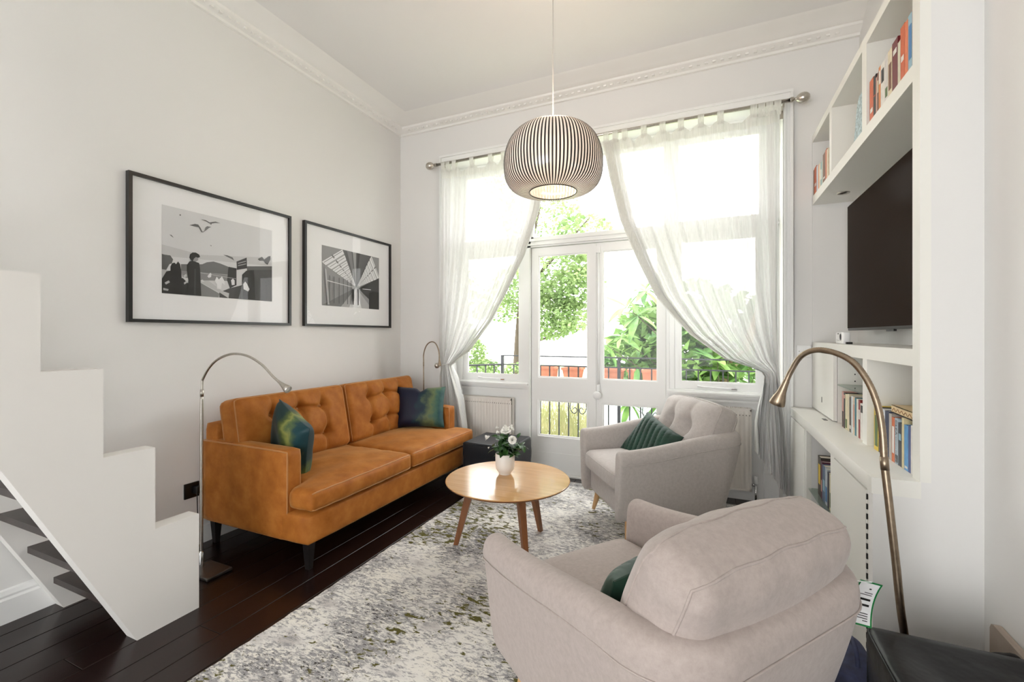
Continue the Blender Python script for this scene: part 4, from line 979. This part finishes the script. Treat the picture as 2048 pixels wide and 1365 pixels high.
# ------------------------------------------------------------------ rug
RX0, RX1, RY0, RY1 = -1.775, .30, .72, 3.785
g = G(); nx, ny = 60, 90; rows = []
rg = random.Random(2)
for i in range(nx + 1):
    row = []
    for j in range(ny + 1):
        x = RX0 + (RX1 - RX0) * i / nx; y = RY0 + (RY1 - RY0) * j / ny
        if i in (0, nx): x += rg.uniform(-.003, .003)
        if j in (0, ny): y += rg.uniform(-.003, .003)
        z = .011 + rg.uniform(-.0008, .0008)
        if i in (0, nx) or j in (0, ny): z = .006
        row.append((x, y, z))
    rows.append(row)
g.grid(rows)
bot = [(RX0, RY0, .0005), (RX1, RY0, .0005), (RX1, RY1, .0005), (RX0, RY1, .0005)]
g.grid([rows[0], [(p[0], p[1], .0005) for p in rows[0]]]); g.grid([rows[-1], [(p[0], p[1], .0005) for p in rows[-1]]])
g.grid([[r[0] for r in rows], [(r[0][0], r[0][1], .0005) for r in rows]]); g.grid([[r[-1] for r in rows], [(r[-1][0], r[-1][1], .0005) for r in rows]])
tag(obj('area_rug', g, M['rug'], smooth=True, angle=40), 'distressed white grey and olive area rug on dark boards', 'rug')

# ------------------------------------------------------------------ sofa
Y0, Y1, XB, XFR = 1.74, 3.525, -2.885, -1.972
sf = thing('sofa', 'rust velvet two seater sofa with tufted back cushions', 'sofa', (-2.43, 2.63, 0))
VE = M['velvet']
def soft(name, x0, x1, y0, y1, z0, z1, r, mat, parent, n=8, bt=0, bs=0, bb=0, deform=None, smooth=True):
    c = Vector(((x0 + x1) / 2, (y0 + y1) / 2, (z0 + z1) / 2)); g, f = softbox((x1 - x0) / 2, (y1 - y0) / 2, (z1 - z0) / 2, r, n, bt, bs, bb)
    g.map(lambda p: p + c)
    if deform: g.map(deform)
    return obj(name, g, mat, parent, smooth=True), (lambda p: (deform(f(p) + c) if deform else f(p) + c))
soft('base', XB + .02, XFR, Y0 + .002, Y1 - .002, .152, .318, .02, VE, sf, 6)
def arm(y0, y1):
    a, f = soft('arm', XB, -2.13, y0, y1, .15, .655, .022, VE, sf, 8, bt=.006)
    for s in (-1, 1):
        sy = (y1 - y0) / 2 - .008; hx = (-2.13 - XB) / 2; hz = .2525
        path = [Vector((-hx, s * sy * 1.15, hz - .004))] + [Vector((-hx + 2 * hx * i / 12, s * sy * 1.15, hz - .004)) for i in range(1, 12)] + [Vector((hx - .004, s * sy * 1.12, hz - .006))] + [Vector((hx, s * sy * 1.12, hz - 2 * hz * i / 10)) for i in range(1, 10)]
        obj('piping', G().tube([f(p) for p in path], .0045, 6), M['piping'], a, smooth=True)
arm(Y0, Y0 + .10); arm(Y1 - .10, Y1)
soft('back_frame', XB, XB + .13, Y0 + .02, Y1 - .02, .30, .76, .03, VE, sf, 6)
for k, (ya, yb, sgn) in enumerate(((Y0 + .004, 2.630, 1), (2.634, Y1 + .02, -1))):
    wr = random.Random(k)
    def df(p, ya=ya, yb=yb, sgn=sgn):
        e = 1 - sstep(-2.138, -2.108, p.x)
        if sgn > 0:
            lo = ya + .106 * e; p.y = lo + (p.y - ya) * (yb - lo) / (yb - ya)
        else:
            hi = yb - .126 * e; p.y = yb - (yb - p.y) - (yb - hi) * (p.y - ya) / (yb - ya)
        u = (p.y - ya) / (yb - ya)
        # soft pull wrinkles on the front boxing
        fr = sstep(-2.03, -1.96, p.x); p.x += .0035 * fr * math.sin(u * 46 + 3 * math.sin(u * 9)) * (1 - abs(p.z - .39) / .09)
        p.z += .003 * math.sin(p.x * 37 + u * 8) * (1 - fr) * math.sin(u * 19 + p.x * 12)
        return p
    c, f = soft('seat_cushion', -2.66, -1.945, ya, yb, .336, .452, .032, VE, sf, 22, bt=.035, bs=.014, bb=0, deform=df)
    hx, hy = (.715) / 2, (yb - ya) / 2
    for zz in (.0535, -.0535):
        path = [Vector((hx * .999, -hy + 2 * hy * i / 40, zz)) for i in range(41)]
        obj('piping', G().tube([f(p) for p in path], .004, 6), M['piping'], c, smooth=True)
for k, (ya, yb) in enumerate(((Y0 + .02, 2.640), (2.650, Y1 - .005))):
    hw = (yb - ya) / 2; hh = .235; th = .085
    cols = (-.46, 0.0, .46); rws = (.22, -.20)
    btn = [(c * hw, r * 2 * hh) for c in cols for r in rws]
    def tuft(p):
        # local: x thickness (front +), y width, z height
        if p.x > 0:
            d = 0
            for by, bz in btn: d += .040 * math.exp(-((p.y - by) ** 2 + (p.z - bz) ** 2) / .0016)
            inb = 1.0
            for c in cols:
                yc = c * hw + .006 * math.sin(p.z * 22 + c * 5); d += .022 * math.exp(-(abs(p.y - yc) / .013) ** 1.3)
            for r in rws:
                zc = r * 2 * hh + .010 * math.cos((p.y / hw) * 6.8); a = sstep(.62, .45, abs(p.y) / hw) if False else (1 - sstep(.46, .60, abs(p.y) / hw)); d += .022 * a * math.exp(-(abs(p.z - zc) / .012) ** 1.3)
            d += .002 * math.sin(p.y * 60 + p.z * 25) * sstep(.5, 1, abs(p.z) / hh)
            edge = (1 - (abs(p.y) / hw) ** 6) * (1 - (abs(p.z) / hh) ** 6)
            p.x -= d * max(0, edge)
        return p
    g, f = softbox(th, hw, hh, .045, 76, 0, 0, 0)
    # bulge front
    def full(p):
        ux = p.x / th; k = (1 - (p.y / hw) ** 2) * (1 - (p.z / hh) ** 2); p.x += (.050 if ux > 0 else .012) * ux * max(0, k); return tuft(p)
    tilt = Matrix.Translation((-2.640, (ya + yb) / 2, .675)) @ Matrix.Rotation(R(-11), 4, 'Y')
    g.map(full); g.map(lambda p: tilt @ p)
    bc = obj('back_cushion', g, VE, sf, smooth=True)
    for by, bz in btn:
        q = full(f(Vector((th, by, bz)))); m = tilt @ Matrix.Translation((q.x + .003, q.y, q.z))
        obj('button', G().sphere((0, 0, 0), .0115, 12, 8).map(lambda p: m @ Vector((p.x * .55, p.y, p.z))), M['piping'], bc, smooth=True)
    for xx in (th * .86, -th * .86):
        pth = [Vector((xx, -hw + 2 * hw * i / 20, hh)) for i in range(21)] 
        obj('piping', G().tube([tilt @ full(f(p)) for p in pth], .004, 6), M['piping'], bc, smooth=True)
        for s in (-1, 1): obj('piping', G().tube([tilt @ full(f(Vector((xx, s * hw, hh - 2 * hh * i / 16)))) for i in range(17)], .004, 6), M['piping'], bc, smooth=True)
for lx in (-2.03, -2.83):
    for ly in (Y0 + .06, Y1 - .06):
        obj('leg', G().grid([[(lx - a, ly - a, z), (lx + a, ly - a, z), (lx + a, ly + a, z), (lx - a, ly + a, z)] for a, z in ((.014, 0), (.024, .155))], closed=True).box(lx - .013, lx + .013, ly - .013, ly + .013, 0, .004), M['legd'], sf)
def wr(u, v, x, y, z, s): return x, y, z + s * .006 * math.sin(6 * u + 4 * v) * (1 - u * u) * (1 - v * v) + .0
m = frame3((-2.36, 1.965, .648), (.90, -.22, -.34), (.30, -.18, .92))
g = pillow(.40, .38, .15, 24, .07, wr); g.map(lambda p: m @ p)
tag(obj('scatter_cushion', g, M['cushL'], smooth=True), 'teal and yellow printed velvet cushion against the near sofa arm', 'cushion', 'printed velvet cushions on the sofa')
m = frame3((-2.37, 3.325, .652), (.90, .43, .0), (-.13, .25, .95))
def wr2(u, v, x, y, z, s): return x, y - .035 * math.exp(-(u * u) / .02) * max(0, v) ** 3, z
g = pillow(.44, .37, .15, 24, .07, wr2); g.map(lambda p: m @ p)
tag(obj('scatter_cushion', g, M['cushR'], smooth=True), 'navy and green printed velvet cushion against the far sofa arm', 'cushion', 'printed velvet cushions on the sofa')

# ------------------------------------------------------------------ armchairs
def armchair(label, loc, face, fab, tufted, tagged):
    ang = math.atan2(face[1], face[0]) + math.pi / 2    # local -Y faces `face`
    t = thing('armchair', label, 'armchair', loc, ang, 'pair of grey tub armchairs')
    HW, YFt, YBk, RC = .395, -.40, .445, .18
    path = []
    n1, n2, n3 = 12, 12, 10
    for i in range(n1): path.append((HW - .012 * (1 - i / n1), YFt + (YBk - RC - YFt) * i / n1, 1, 0))
    for i in range(n2):
        a = i / n2 * math.pi / 2; path.append((HW - RC + RC * math.cos(a), YBk - RC + RC * math.sin(a), math.cos(a), math.sin(a)))
    for i in range(n3): path.append(((HW - RC) * (1 - 2 * i / n3), YBk, 0, 1))
    for i in range(n2):
        a = math.pi / 2 + i / n2 * math.pi / 2; path.append((-HW + RC + RC * math.cos(a), YBk - RC + RC * math.sin(a), math.cos(a), math.sin(a)))
    for i in range(n1 + 1): path.append((-HW + .012 * (i / n1), YBk - RC + (YFt - YBk + RC) * i / n1, -1, 0))
    def section(x, y, nx, ny, fwd=0, sh=1.0):
        k = sstep(-.40, .34, y); zt = .595 + .085 * k; th = .098 + .02 * sstep(.1, .39, y); bi = .050 + .075 * max(0, ny)
        S = [(bi + .07, .155), (bi + .03, .158), (bi + .004, .185), (bi * .72, .28), (bi * .42, .40), (bi * .16, .52), (0.0, zt - .065), (.003, zt - .03), (.016, zt - .008), (.04, zt + .004), (th - .028, zt), (th - .008, zt - .016), (th, zt - .045), (th + .004, .46), (th + .01, .34), (th + .01, .22)]
        out = []
        cz = .40; co = th * .5
        for o, z in S:
            o2 = co + (o - co) * sh if sh < 1 else o; z2 = cz + (z - cz) * (1 - (1 - sh) * .22)
            out.append((x - nx * o2, y - ny * o2 - fwd, z2))
        return out
    rows = []
    p0 = path[0]; p1 = path[-1]
    for fw, sh in ((.022, .35), (.021, .60), (.015, .86), (.006, .97)): rows.append(section(*p0, fwd=fw, sh=sh))
    for p in path: rows.append(section(*p))
    for fw, sh in ((.006, .97), (.015, .86), (.021, .60), (.022, .35)): rows.append(section(*p1, fwd=fw, sh=sh))
    g = G().grid(rows, closed=True); N = len(rows[0]); L = len(g.v)
    g.f.append(tuple(range(N))); g.m.append(0); g.f.append(tuple(range(L - N, L))); g.m.append(0)
    body = obj('tub_shell', g, fab, t, smooth=True, local=True, sub=1)
    # seam a little below the top roll
    sp = []
    for x, y, nx, ny in path:
        k = sstep(-.40, .34, y); zt = .595 + .085 * k - .075; sp.append((x - nx * .0018, y - ny * .0018, zt))
    sp = [(sp[0][0] - .004, sp[0][1] - .012, sp[0][2])] + sp + [(sp[-1][0] + .004, sp[-1][1] - .012, sp[-1][2])]
    obj('seam', G().tube(sp, .0028, 5), fab, body, smooth=True, local=True)
    g, f = softbox(.285, .36, .085, .03, 6); g.map(lambda p: p + Vector((0, -.015, .245))); obj('seat_base', g, fab, t, smooth=True, local=True)
    g, f = softbox(.272, .345, .068, .045, 12, .022, .008, 0); g.map(lambda p: p + Vector((0, -.075, .392))); sc_ = obj('seat_cushion', g, fab, t, smooth=True, local=True)
    for zz in (.045, -.045): obj('piping', G().tube([f(p) + Vector((0, -.075, .392)) for p in rect_path(.272, .345, zz, 14)], .003, 5, closed=True), fab, sc_, smooth=True, local=True)
    # back cushion
    hw, th, hh = .322, .092, .212
    g, f = softbox(hw, th, hh, .068, 46)
    bt = [(-.10, .015), (.10, .015)] if tufted else []
    def defm(p):
        k = max(0, (1 - (p.x / hw) ** 2) * (1 - (p.z / hh) ** 2)); uy = p.y / th
        p.y += uy * (.060 if uy < 0 else .032) * k
        p.z += .018 * (1 - (p.x / hw) ** 2) * (1 if p.z > 0 else 0) * (p.z / hh)
        p.x *= 1 - .05 * (p.z < 0) * abs(p.z / hh)
        if bt and p.y < 0:
            d = 0
            for bxx, bz in bt:
                d += .070 * math.exp(-((p.x - bxx) ** 2 + (p.z - bz) ** 2) / .0030); d += .034 * math.exp(-(abs(p.x - bxx) / .022) ** 1.4) * (1 - abs(p.z) / hh)
            p.y += d
        p.y += .003 * math.sin(p.x * 38 + p.z * 20) * sstep(.4, .95, abs(p.z) / hh)
        return p
    T = Matrix.Translation((0, .268, .625)) @ Matrix.Rotation(R(-22), 4, 'X')
    g.map(defm); g.map(lambda p: T @ p); bc = obj('back_cushion', g, fab, t, smooth=True, local=True)
    for yy2 in (-th * .72, th * .72):
        pth = []
        nn = 18
        for i in range(nn): pth.append(Vector((-hw + 2 * hw * i / nn, yy2, hh)))
        for i in range(nn): pth.append(Vector((hw, yy2, hh - 2 * hh * i / nn)))
        for i in range(nn): pth.append(Vector((hw - 2 * hw * i / nn, yy2, -hh)))
        for i in range(nn): pth.append(Vector((-hw, yy2, -hh + 2 * hh * i / nn)))
        obj('piping', G().tube([T @ defm(f(p)) for p in pth], .0035, 6, closed=True), fab, bc, smooth=True, local=True)
    for bxx, bz in bt:
        q = T @ defm(f(Vector((bxx, -th, bz)))); obj('button', G().sphere((q.x, q.y - .002, q.z), .0105, 12, 8), M['pot'], bc, smooth=True, local=True)
    for lx, ly in ((.25, -.31), (-.25, -.31), (.22, .24), (-.22, .24)):
        sx = math.copysign(.04, lx); sy = math.copysign(.03, ly)
        obj('leg', G().tube([(lx + sx, ly + sy, .0 + .011), (lx + sx * .5, ly + sy * .5, .09), (lx, ly, .185)], [.0125, .0185, .024], 14), M['beech'], t, smooth=True, local=True, angle=50)
    if tagged:
        m4 = Matrix.Translation((-.418, .385, .545)) @ Matrix.Rotation(R(-32), 4, 'Z') @ Matrix.Rotation(R(-14), 4, 'Y')
        def mp(p): 
            p.x += .06 * p.z * p.z * 10 * 0; return m4 @ p
        w_, h_ = .030, .062
        tg = obj('fire_label', G().grid([[(x, -.012 * (1 - (z / h_) ** 2) , z) for x in (-w_, -w_ / 2, 0, w_ / 2, w_)] for z in [h_ * (-1 + .25 * i) for i in range(9)]]).map(mp), M['mount'], t, local=True, smooth=True, fix=False)
        tg['label'] = 'white label with green border hanging from the chair back'
        gb = G()
        ring = [(-w_, -h_), (w_, -h_), (w_, h_), (-w_, h_)]
        def P3(x, z, o=.0012): return Vector((x, -.012 * (1 - (z / h_) ** 2) + o, z))
        for o in (.0012, -.0012):
            for i in range(4):
                a = ring[i]; b2 = ring[(i + 1) % 4]; ia = (a[0] * .86, a[1] * .93); ib = (b2[0] * .86, b2[1] * .93); rowa = []; rowb = []
                for k in range(9):
                    s = k / 8; rowa.append(P3(a[0] + (b2[0] - a[0]) * s, a[1] + (b2[1] - a[1]) * s, o)); rowb.append(P3(ia[0] + (ib[0] - ia[0]) * s, ia[1] + (ib[1] - ia[1]) * s, o))
                gb.grid([rowa, rowb])
        obj('label_border', gb.map(mp), plain('green_print', (.005, .18, .04), .5), tg, local=True, fix=False)
        gt = G()
        for o in (.0012, -.0012):
            for (x0, x1, z0, z1) in ((-.018, -.004, -.050, -.048), (-.018, .012, -.044, -.042), (-.018, .016, -.038, -.036), (-.018, .006, -.032, -.030), (-.018, .016, -.012, -.006), (-.018, .010, .004, .010), (-.018, .014, .020, .022), (-.018, .004, .026, .028), (-.010, -.004, .038, .042)):
                gt.add([P3(x0, z0, o), P3(x1, z0, o), P3(x1, z1, o), P3(x0, z1, o)], [(0, 1, 2, 3)])
        obj('label_print', gt.map(mp), M['darkp'], tg, local=True, fix=False)
        obj('label_string', G().tube([m4 @ Vector((0, 0, h_)), Vector((-.375, .36, .61))], .0015, 5), M['mount'], tg, local=True)
    return t, ang
CA = (-.325, 3.175, .011); FA = (-.83, -.55)
CB = (-.158, 1.418, .011); FB = (-.796, .605)
tA, aA = armchair('grey tub armchair with buttoned back cushion before the window', CA, FA, M['fabricA'], True, False)
tB, aB = armchair('grey tub armchair with plain back and green-edged label', CB, FB, M['fabric'], False, True)
def quilt(u, v, x, y, z, s): 
    q = (u + v * .35) * 4.2; q2 = abs(q - round(q)); return x, y, z - s * .011 * math.exp(-(q2 / .10) ** 2) * (1 - u ** 4) * (1 - v ** 4)
def on_chair(loc, ang, c, u, v, name, label, w=.40, h=.36, t=.12):
    Mx = Matrix.Translation(loc) @ Matrix.Rotation(ang, 4, 'Z') @ frame3(c, u, v)
    g = pillow(w, h, t, 44, .06, quilt); g.map(lambda p: Mx @ p)
    return tag(obj(name, g, M['green'], smooth=True), label, 'cushion', 'quilted green velvet cushions')
on_chair(CA, aA, (-.05, -.02, .530), (.88, .12, -.24), (.20, .55, .72), 'quilted_cushion', 'dark green quilted velvet cushion on the buttoned armchair')
on_chair(CB, aB, (.105, .06, .545), (.97, .10, -.05), (0, .40, .9), 'quilted_cushion', 'dark green quilted cushion tucked behind the plain armchair back', .34, .30, .12)

# ------------------------------------------------------------------ coffee table with potted rose
TC = Vector((-1.10, 2.43, 0)); TR = .372; TZ = .44
tt = thing('coffee_table', 'round light oak coffee table with three splayed walnut legs', 'table', (TC.x, TC.y, .011))
obj('table_top', G().lathe([(.001, TZ), (TR - .004, TZ), (TR, TZ - .003), (TR - .002, TZ - .007), (TR - .03, TZ - .022), (.001, TZ - .024)], 96, (TC.x, TC.y, 0)), M['oak'], tt, smooth=True, angle=35)
obj('edge_band', G().lathe([(TR + .0006, TZ - .004), (TR - .001, TZ - .009), (TR - .028, TZ - .0225)], 96, (TC.x, TC.y, 0)), M['walnut'], tt, smooth=True)
for a in (193, 313, 73):
    c, s = math.cos(R(a)), math.sin(R(a)); rows = []
    for r, w, d, z in ((.325, .011, .014, .011), (.215, .020, .026, TZ - .022)):
        rows.append([(TC.x + c * (r + dd) - s * ww, TC.y + s * (r + dd) + c * ww, z) for dd, ww in ((-d, -w), (d, -w), (d, w), (-d, w))])
    g = G().grid(rows, closed=True); g.f += [(3, 2, 1, 0), (4, 5, 6, 7)]; g.m += [0, 0]
    obj('leg', g, M['walnut'], tt)
PV = Vector((-1.15, 2.499, TZ))
pr = thing('potted_rose', 'white miniature rose in white ceramic pot on the coffee table', 'potted plant', tuple(PV))
obj('pot', G().lathe([(.001, 0), (.036, 0), (.038, .008), (.042, .014), (.055, .032), (.0595, .06), (.0600, .125), (.058, .128), (.055, .125), (.054, .08), (.001, .075)], 40, tuple(PV)), M['pot'], pr, smooth=True, angle=60)
obj('soil', G().lathe([(.054, .105), (.001, .11)], 20, tuple(PV)), M['soil'], pr)
rp = random.Random(21); invp = FRAME[pr.name]
tipsr = []
for k in range(16):
    a = rp.uniform(0, 6.28); r = rp.uniform(.02, .125); h = rp.uniform(.17, .27) - r * .4
    tip = PV + Vector((r * math.cos(a), r * math.sin(a), h)); b0 = PV + Vector((.25 * r * math.cos(a), .25 * r * math.sin(a), .10))
    obj('stem', G().tube([b0, (b0 + tip) / 2 + Vector((.2 * r * math.cos(a), .2 * r * math.sin(a), 0)), tip], .0018, 5), M['leafC'], pr); tipsr.append((b0, tip))
lms = mesh('leaf', leafshape(.042, .0135, 4, .2, .3), M['leafC'])
for k in range(190):
    b0, tip = rp.choice(tipsr); t_ = rp.uniform(.15, 1.0); q = b0.lerp(tip, t_) + Vector((rp.uniform(-.02, .02), rp.uniform(-.02, .02), rp.uniform(-.01, .01)))
    d = Vector((rp.uniform(-1, 1), rp.uniform(-1, 1), rp.uniform(-.4, .6)))
    o = bpy.data.objects.new('leaf', lms); COL.objects.link(o); o.parent = pr; o.matrix_local = invp @ orient(q, d, rp.uniform(-.6, .6), rp.uniform(.7, 1.35))
def rose(c, r, tilt):
    g = G()
    for ring, (n, rad, op) in enumerate(((3, .25, .1), (5, .5, .35), (7, .8, .75), (8, 1.0, 1.15))):
        for k in range(n):
            a = 2 * math.pi * k / n + ring * .5; rows = []
            for i in range(4):
                v = i / 3; rr_ = r * rad * (.25 + .75 * v ** .8); zz = r * (1.25 - .28 * ring) * v - .25 * r * op * v * v; wid = 1.25 * math.pi / n * (1.1 - .5 * v ** 3)
                rows.append([(rr_ * math.cos(a + wid * s), rr_ * math.sin(a + wid * s), zz - .06 * r * s * s) for s in (-1, -.5, 0, .5, 1)])
            g.grid(rows)
    m = Matrix.Translation(c) @ Vector((0, 0, 1)).rotation_difference(Vector(tilt)).to_matrix().to_4x4()
    g.map(lambda p: m @ p); obj('rose_flower', g, M['petal'], pr, smooth=True, fix=False)
vr = Vector((.915, .404, 0)); vf = Vector((-.404, .915, 0))
for dx, dz, dd, r, tl_ in ((.005, .265, -.01, .034, (0, -.3, 1)), (.035, .272, .02, .024, (.3, .2, 1)), (-.105, .225, -.02, .020, (-.7, -.3, .8)), (.045, .222, -.055, .027, (.5, -.8, .5)), (-.05, .278, .02, .012, (-.2, 0, 1)), (-.045, .255, 0, .012, (-.3, -.3, 1)), (-.10, .160, 0, .007, (-1, 0, .5)), (.03, .215, -.05, .010, (-.4, -.6, .8))):
    rose(PV + vr * dx + vf * dd + Vector((0, 0, dz)), r, tl_)

# ------------------------------------------------------------------ dark footstools
def cube_stool(name, label, x0, x1, y0, y1, z1, mat, rz=0):
    c = Vector(((x0 + x1) / 2, (y0 + y1) / 2, 0)); c.z = .012 if x0 < 0 else 0; t = thing(name, label, 'footstool', tuple(c), rz)
    hx, hy, hz = (x1 - x0) / 2, (y1 - y0) / 2, z1 / 2
    def df(p):
        k = max(0, (1 - (p.x / hx) ** 2) * (1 - (p.y / hy) ** 2)); top = sstep(.6, 1, p.z / hz)
        if p.z > 0: p.z += -.012 * k * top + .004 * math.sin(p.x * 26 + p.y * 9) * k * top
        p.x += .004 * math.sin(p.z * 23) * (1 - top); p.y += .004 * math.sin(p.z * 19 + 1) * (1 - top)
        return p
    g, f = softbox(hx, hy, hz, .022, 16); g.map(df); g.map(lambda p: p + Vector((0, 0, hz))); b = obj('cover', g, mat, t, smooth=True, local=True)
    obj('top_seam', G().tube([df(f(p)) + Vector((0, 0, hz)) for p in rect_path(hx, hy, hz - .012, 14)], .0035, 6, closed=True), mat, b, smooth=True, local=True)
    for sx in (-1, 1):
        for sy in (-1, 1): obj('corner_seam', G().tube([Vector((sx * (hx - .0065), sy * (hy - .0065), .03 + (z1 - .06) * i / 8)) for i in range(9)], .003, 5), mat, b, smooth=True, local=True)
    return t
cube_stool('footstool', 'dark grey cube footstool between the sofa and french doors', -1.86, -1.41, 3.19, 3.62, .405, M['pouf'])
cube_stool('leather_footstool', 'black leather cube footstool beside the arc lamp and plain wall', .42, .838, 1.175, 1.60, .462, M['leather'])
# low pale board and dark strap beside the leather stool
ob = thing('wooden_board', 'pale wooden board standing against the wall behind the leather stool', 'board', (.825, 1.78, 0))
obj('panel', G().prism([(1.905, 0), (1.905, .370), (1.897, .385), (1.885, .388), (1.62, .372), (1.62, 0)], .822, .843, 'x'), M['pale'], ob)
strap = tag(obj('strap_roll', G().tube(smooth_path([(.69, 1.66, .0), (.70, 1.665, .3), (.715, 1.67, .385), (.76, 1.69, .395), (.80, 1.71, .37), (.81, 1.72, .2), (.81, 1.72, 0)], 5), .014, 8), M['legd'], smooth=True), 'dark rolled strap between the leather stool and the pale board', 'strap')
g, f = softbox(.065, .12, .13, .045, 10, .02, .015); g.map(lambda p: Vector((p.x + .006 * math.sin(p.z * 40 + p.y * 20), p.y, p.z + .01 * math.sin(p.x * 40 + p.y * 25))) + Vector((.428, 1.76, .135)))
bg_ = thing('cloth_bag', 'crumpled navy cloth bag between the labelled armchair and the cabinet', 'bag', (.428, 1.76, .0)); obj('bag_body', g, M['denim'], bg_, smooth=True)
obj('bag_handle', G().tube(smooth_path([(.428, 1.69, .25), (.428, 1.71, .30), (.43, 1.76, .315), (.428, 1.81, .29), (.428, 1.83, .25)], 5), .007, 6), M['denim'], bg_, smooth=True)

M['footm'] = plain('dark_brushed_steel', (.16, .15, .145), .35, .9)
# ------------------------------------------------------------------ floor lamps with goosenecks
def lamp(label, base, pts, neck_from, head, rp_, rn_, mat, base_w, flat):
    t = thing('reading_lamp', label, 'lamp', base, group='gooseneck reading lamps')
    sp = smooth_path(pts, 8); k = neck_from * 8
    obj('pole', G().tube(sp[:k + 1], rp_, 10), mat, t, smooth=True)
    obj('joint', G().tube([sp[k] + (sp[k - 1] - sp[k]).normalized() * .02, sp[k], sp[k] + (sp[k + 1] - sp[k]).normalized() * .02], rp_ * 1.07, 10), mat, t, smooth=True)
    nk = sp[k:]; nr = []; np_ = []
    # corrugated gooseneck
    dens = []
    for a, b in zip(nk, nk[1:]):
        m = max(2, int((b - a).length / .004))
        for i in range(m): dens.append(a.lerp(b, i / m))
    obj('gooseneck', G().tube(dens, [rn_ * (1 + .06 * (i % 2)) for i in range(len(dens))], 10), mat, t, smooth=True)
    e = nk[-1]; d = (nk[-1] - nk[-3]).normalized(); L, ra = head
    q = Vector((0, 0, 1)).rotation_difference(d).to_matrix().to_4x4(); q.translation = e - d * .01
    prof = [(rn_ * .6, 0), (rn_ * 1.15, .0), (rn_ * 1.25, L * .2), (ra * .55, L * .5), (ra * .85, L * .8), (ra, L), (ra * .9, L + .004), (ra * .86, L), (ra * .8, L - .01)]
    hd_ = obj('lamp_head', G().lathe(prof, 24).map(lambda p: q @ p), mat, t, smooth=True, angle=50)
    obj('led_lens', G().lathe([(ra * .82, L - .006), (.0005, L - .004)], 20).map(lambda p: q @ p), M['plast'], hd_, smooth=True)
    if flat: obj('foot', G().lathe([(.001, .014), (base_w - .006, .014), (base_w, .010), (base_w, 0), (.001, 0)], 40, base), mat, t, smooth=True, angle=40)
    else:
        obj('foot', G().box(base[0] - .03, base[0] + .16, base[1] - .07, base[1] + .07, 0, .018, .005), M['footm'], t)
        obj('collar', G().lathe([(.014, .0), (.013, .075), (.009, .085)], 14, (base[0], base[1], .02)), M['chrome'], t, smooth=True)
    return t
b1 = (-2.565, 1.55, 0)
lamp('brushed steel gooseneck floor lamp beside the sofa arm and stairs', b1,
     [(-2.565, 1.55, .015), (-2.563, 1.55, .5), (-2.560, 1.55, .98), (-2.545, 1.552, 1.07), (-2.46, 1.556, 1.155), (-2.34, 1.562, 1.198), (-2.22, 1.568, 1.193), (-2.11, 1.572, 1.150), (-2.03, 1.576, 1.09), (-1.985, 1.578, 1.062)], 2, (.078, .021), .0085, .006, M['steel'], .1, False)
b2 = (-2.53, 3.605, 0)
lamp('thin steel gooseneck floor lamp in the corner behind the sofa', b2,
     [(-2.53, 3.605, .01), (-2.53, 3.605, .5), (-2.53, 3.60, 1.02), (-2.525, 3.595, 1.12), (-2.49, 3.59, 1.20), (-2.43, 3.58, 1.236), (-2.37, 3.57, 1.22), (-2.33, 3.56, 1.15), (-2.32, 3.555, 1.08)], 2, (.075, .018), .006, .0055, M['bronze'], .09, True)
from math import atan, sin, cos
TH = atan(391 / 886.0); fwv = Vector((-sin(TH), cos(TH), 0)); rtv = Vector((cos(TH), sin(TH), 0))
b3 = (.64, 1.845, 0)
pts3 = [(.640, 1.845, .012), (.547, 1.716, .40), (.522, 1.700, .62), (.506, 1.703, .80), (.499, 1.712, .905), (.496, 1.722, 1.005), (.488, 1.738, 1.085), (.468, 1.760, 1.157), (.437, 1.79, 1.213), (.393, 1.835, 1.242), (.350, 1.88, 1.247), (.312, 1.91, 1.222), (.284, 1.93, 1.165), (.268, 1.938, 1.120)]
lamp('antique bronze arc reading lamp in front of the bookcase counter', b3, pts3, 4, (.095, .028), .0105, .0095, M['bronze'], .12, True)

# ------------------------------------------------------------------ tidy
for o in bpy.data.objects:
    if o.type == 'MESH' and o.parent is None and 'kind' not in o and 'label' not in o: print('UNLABELLED', o.name)
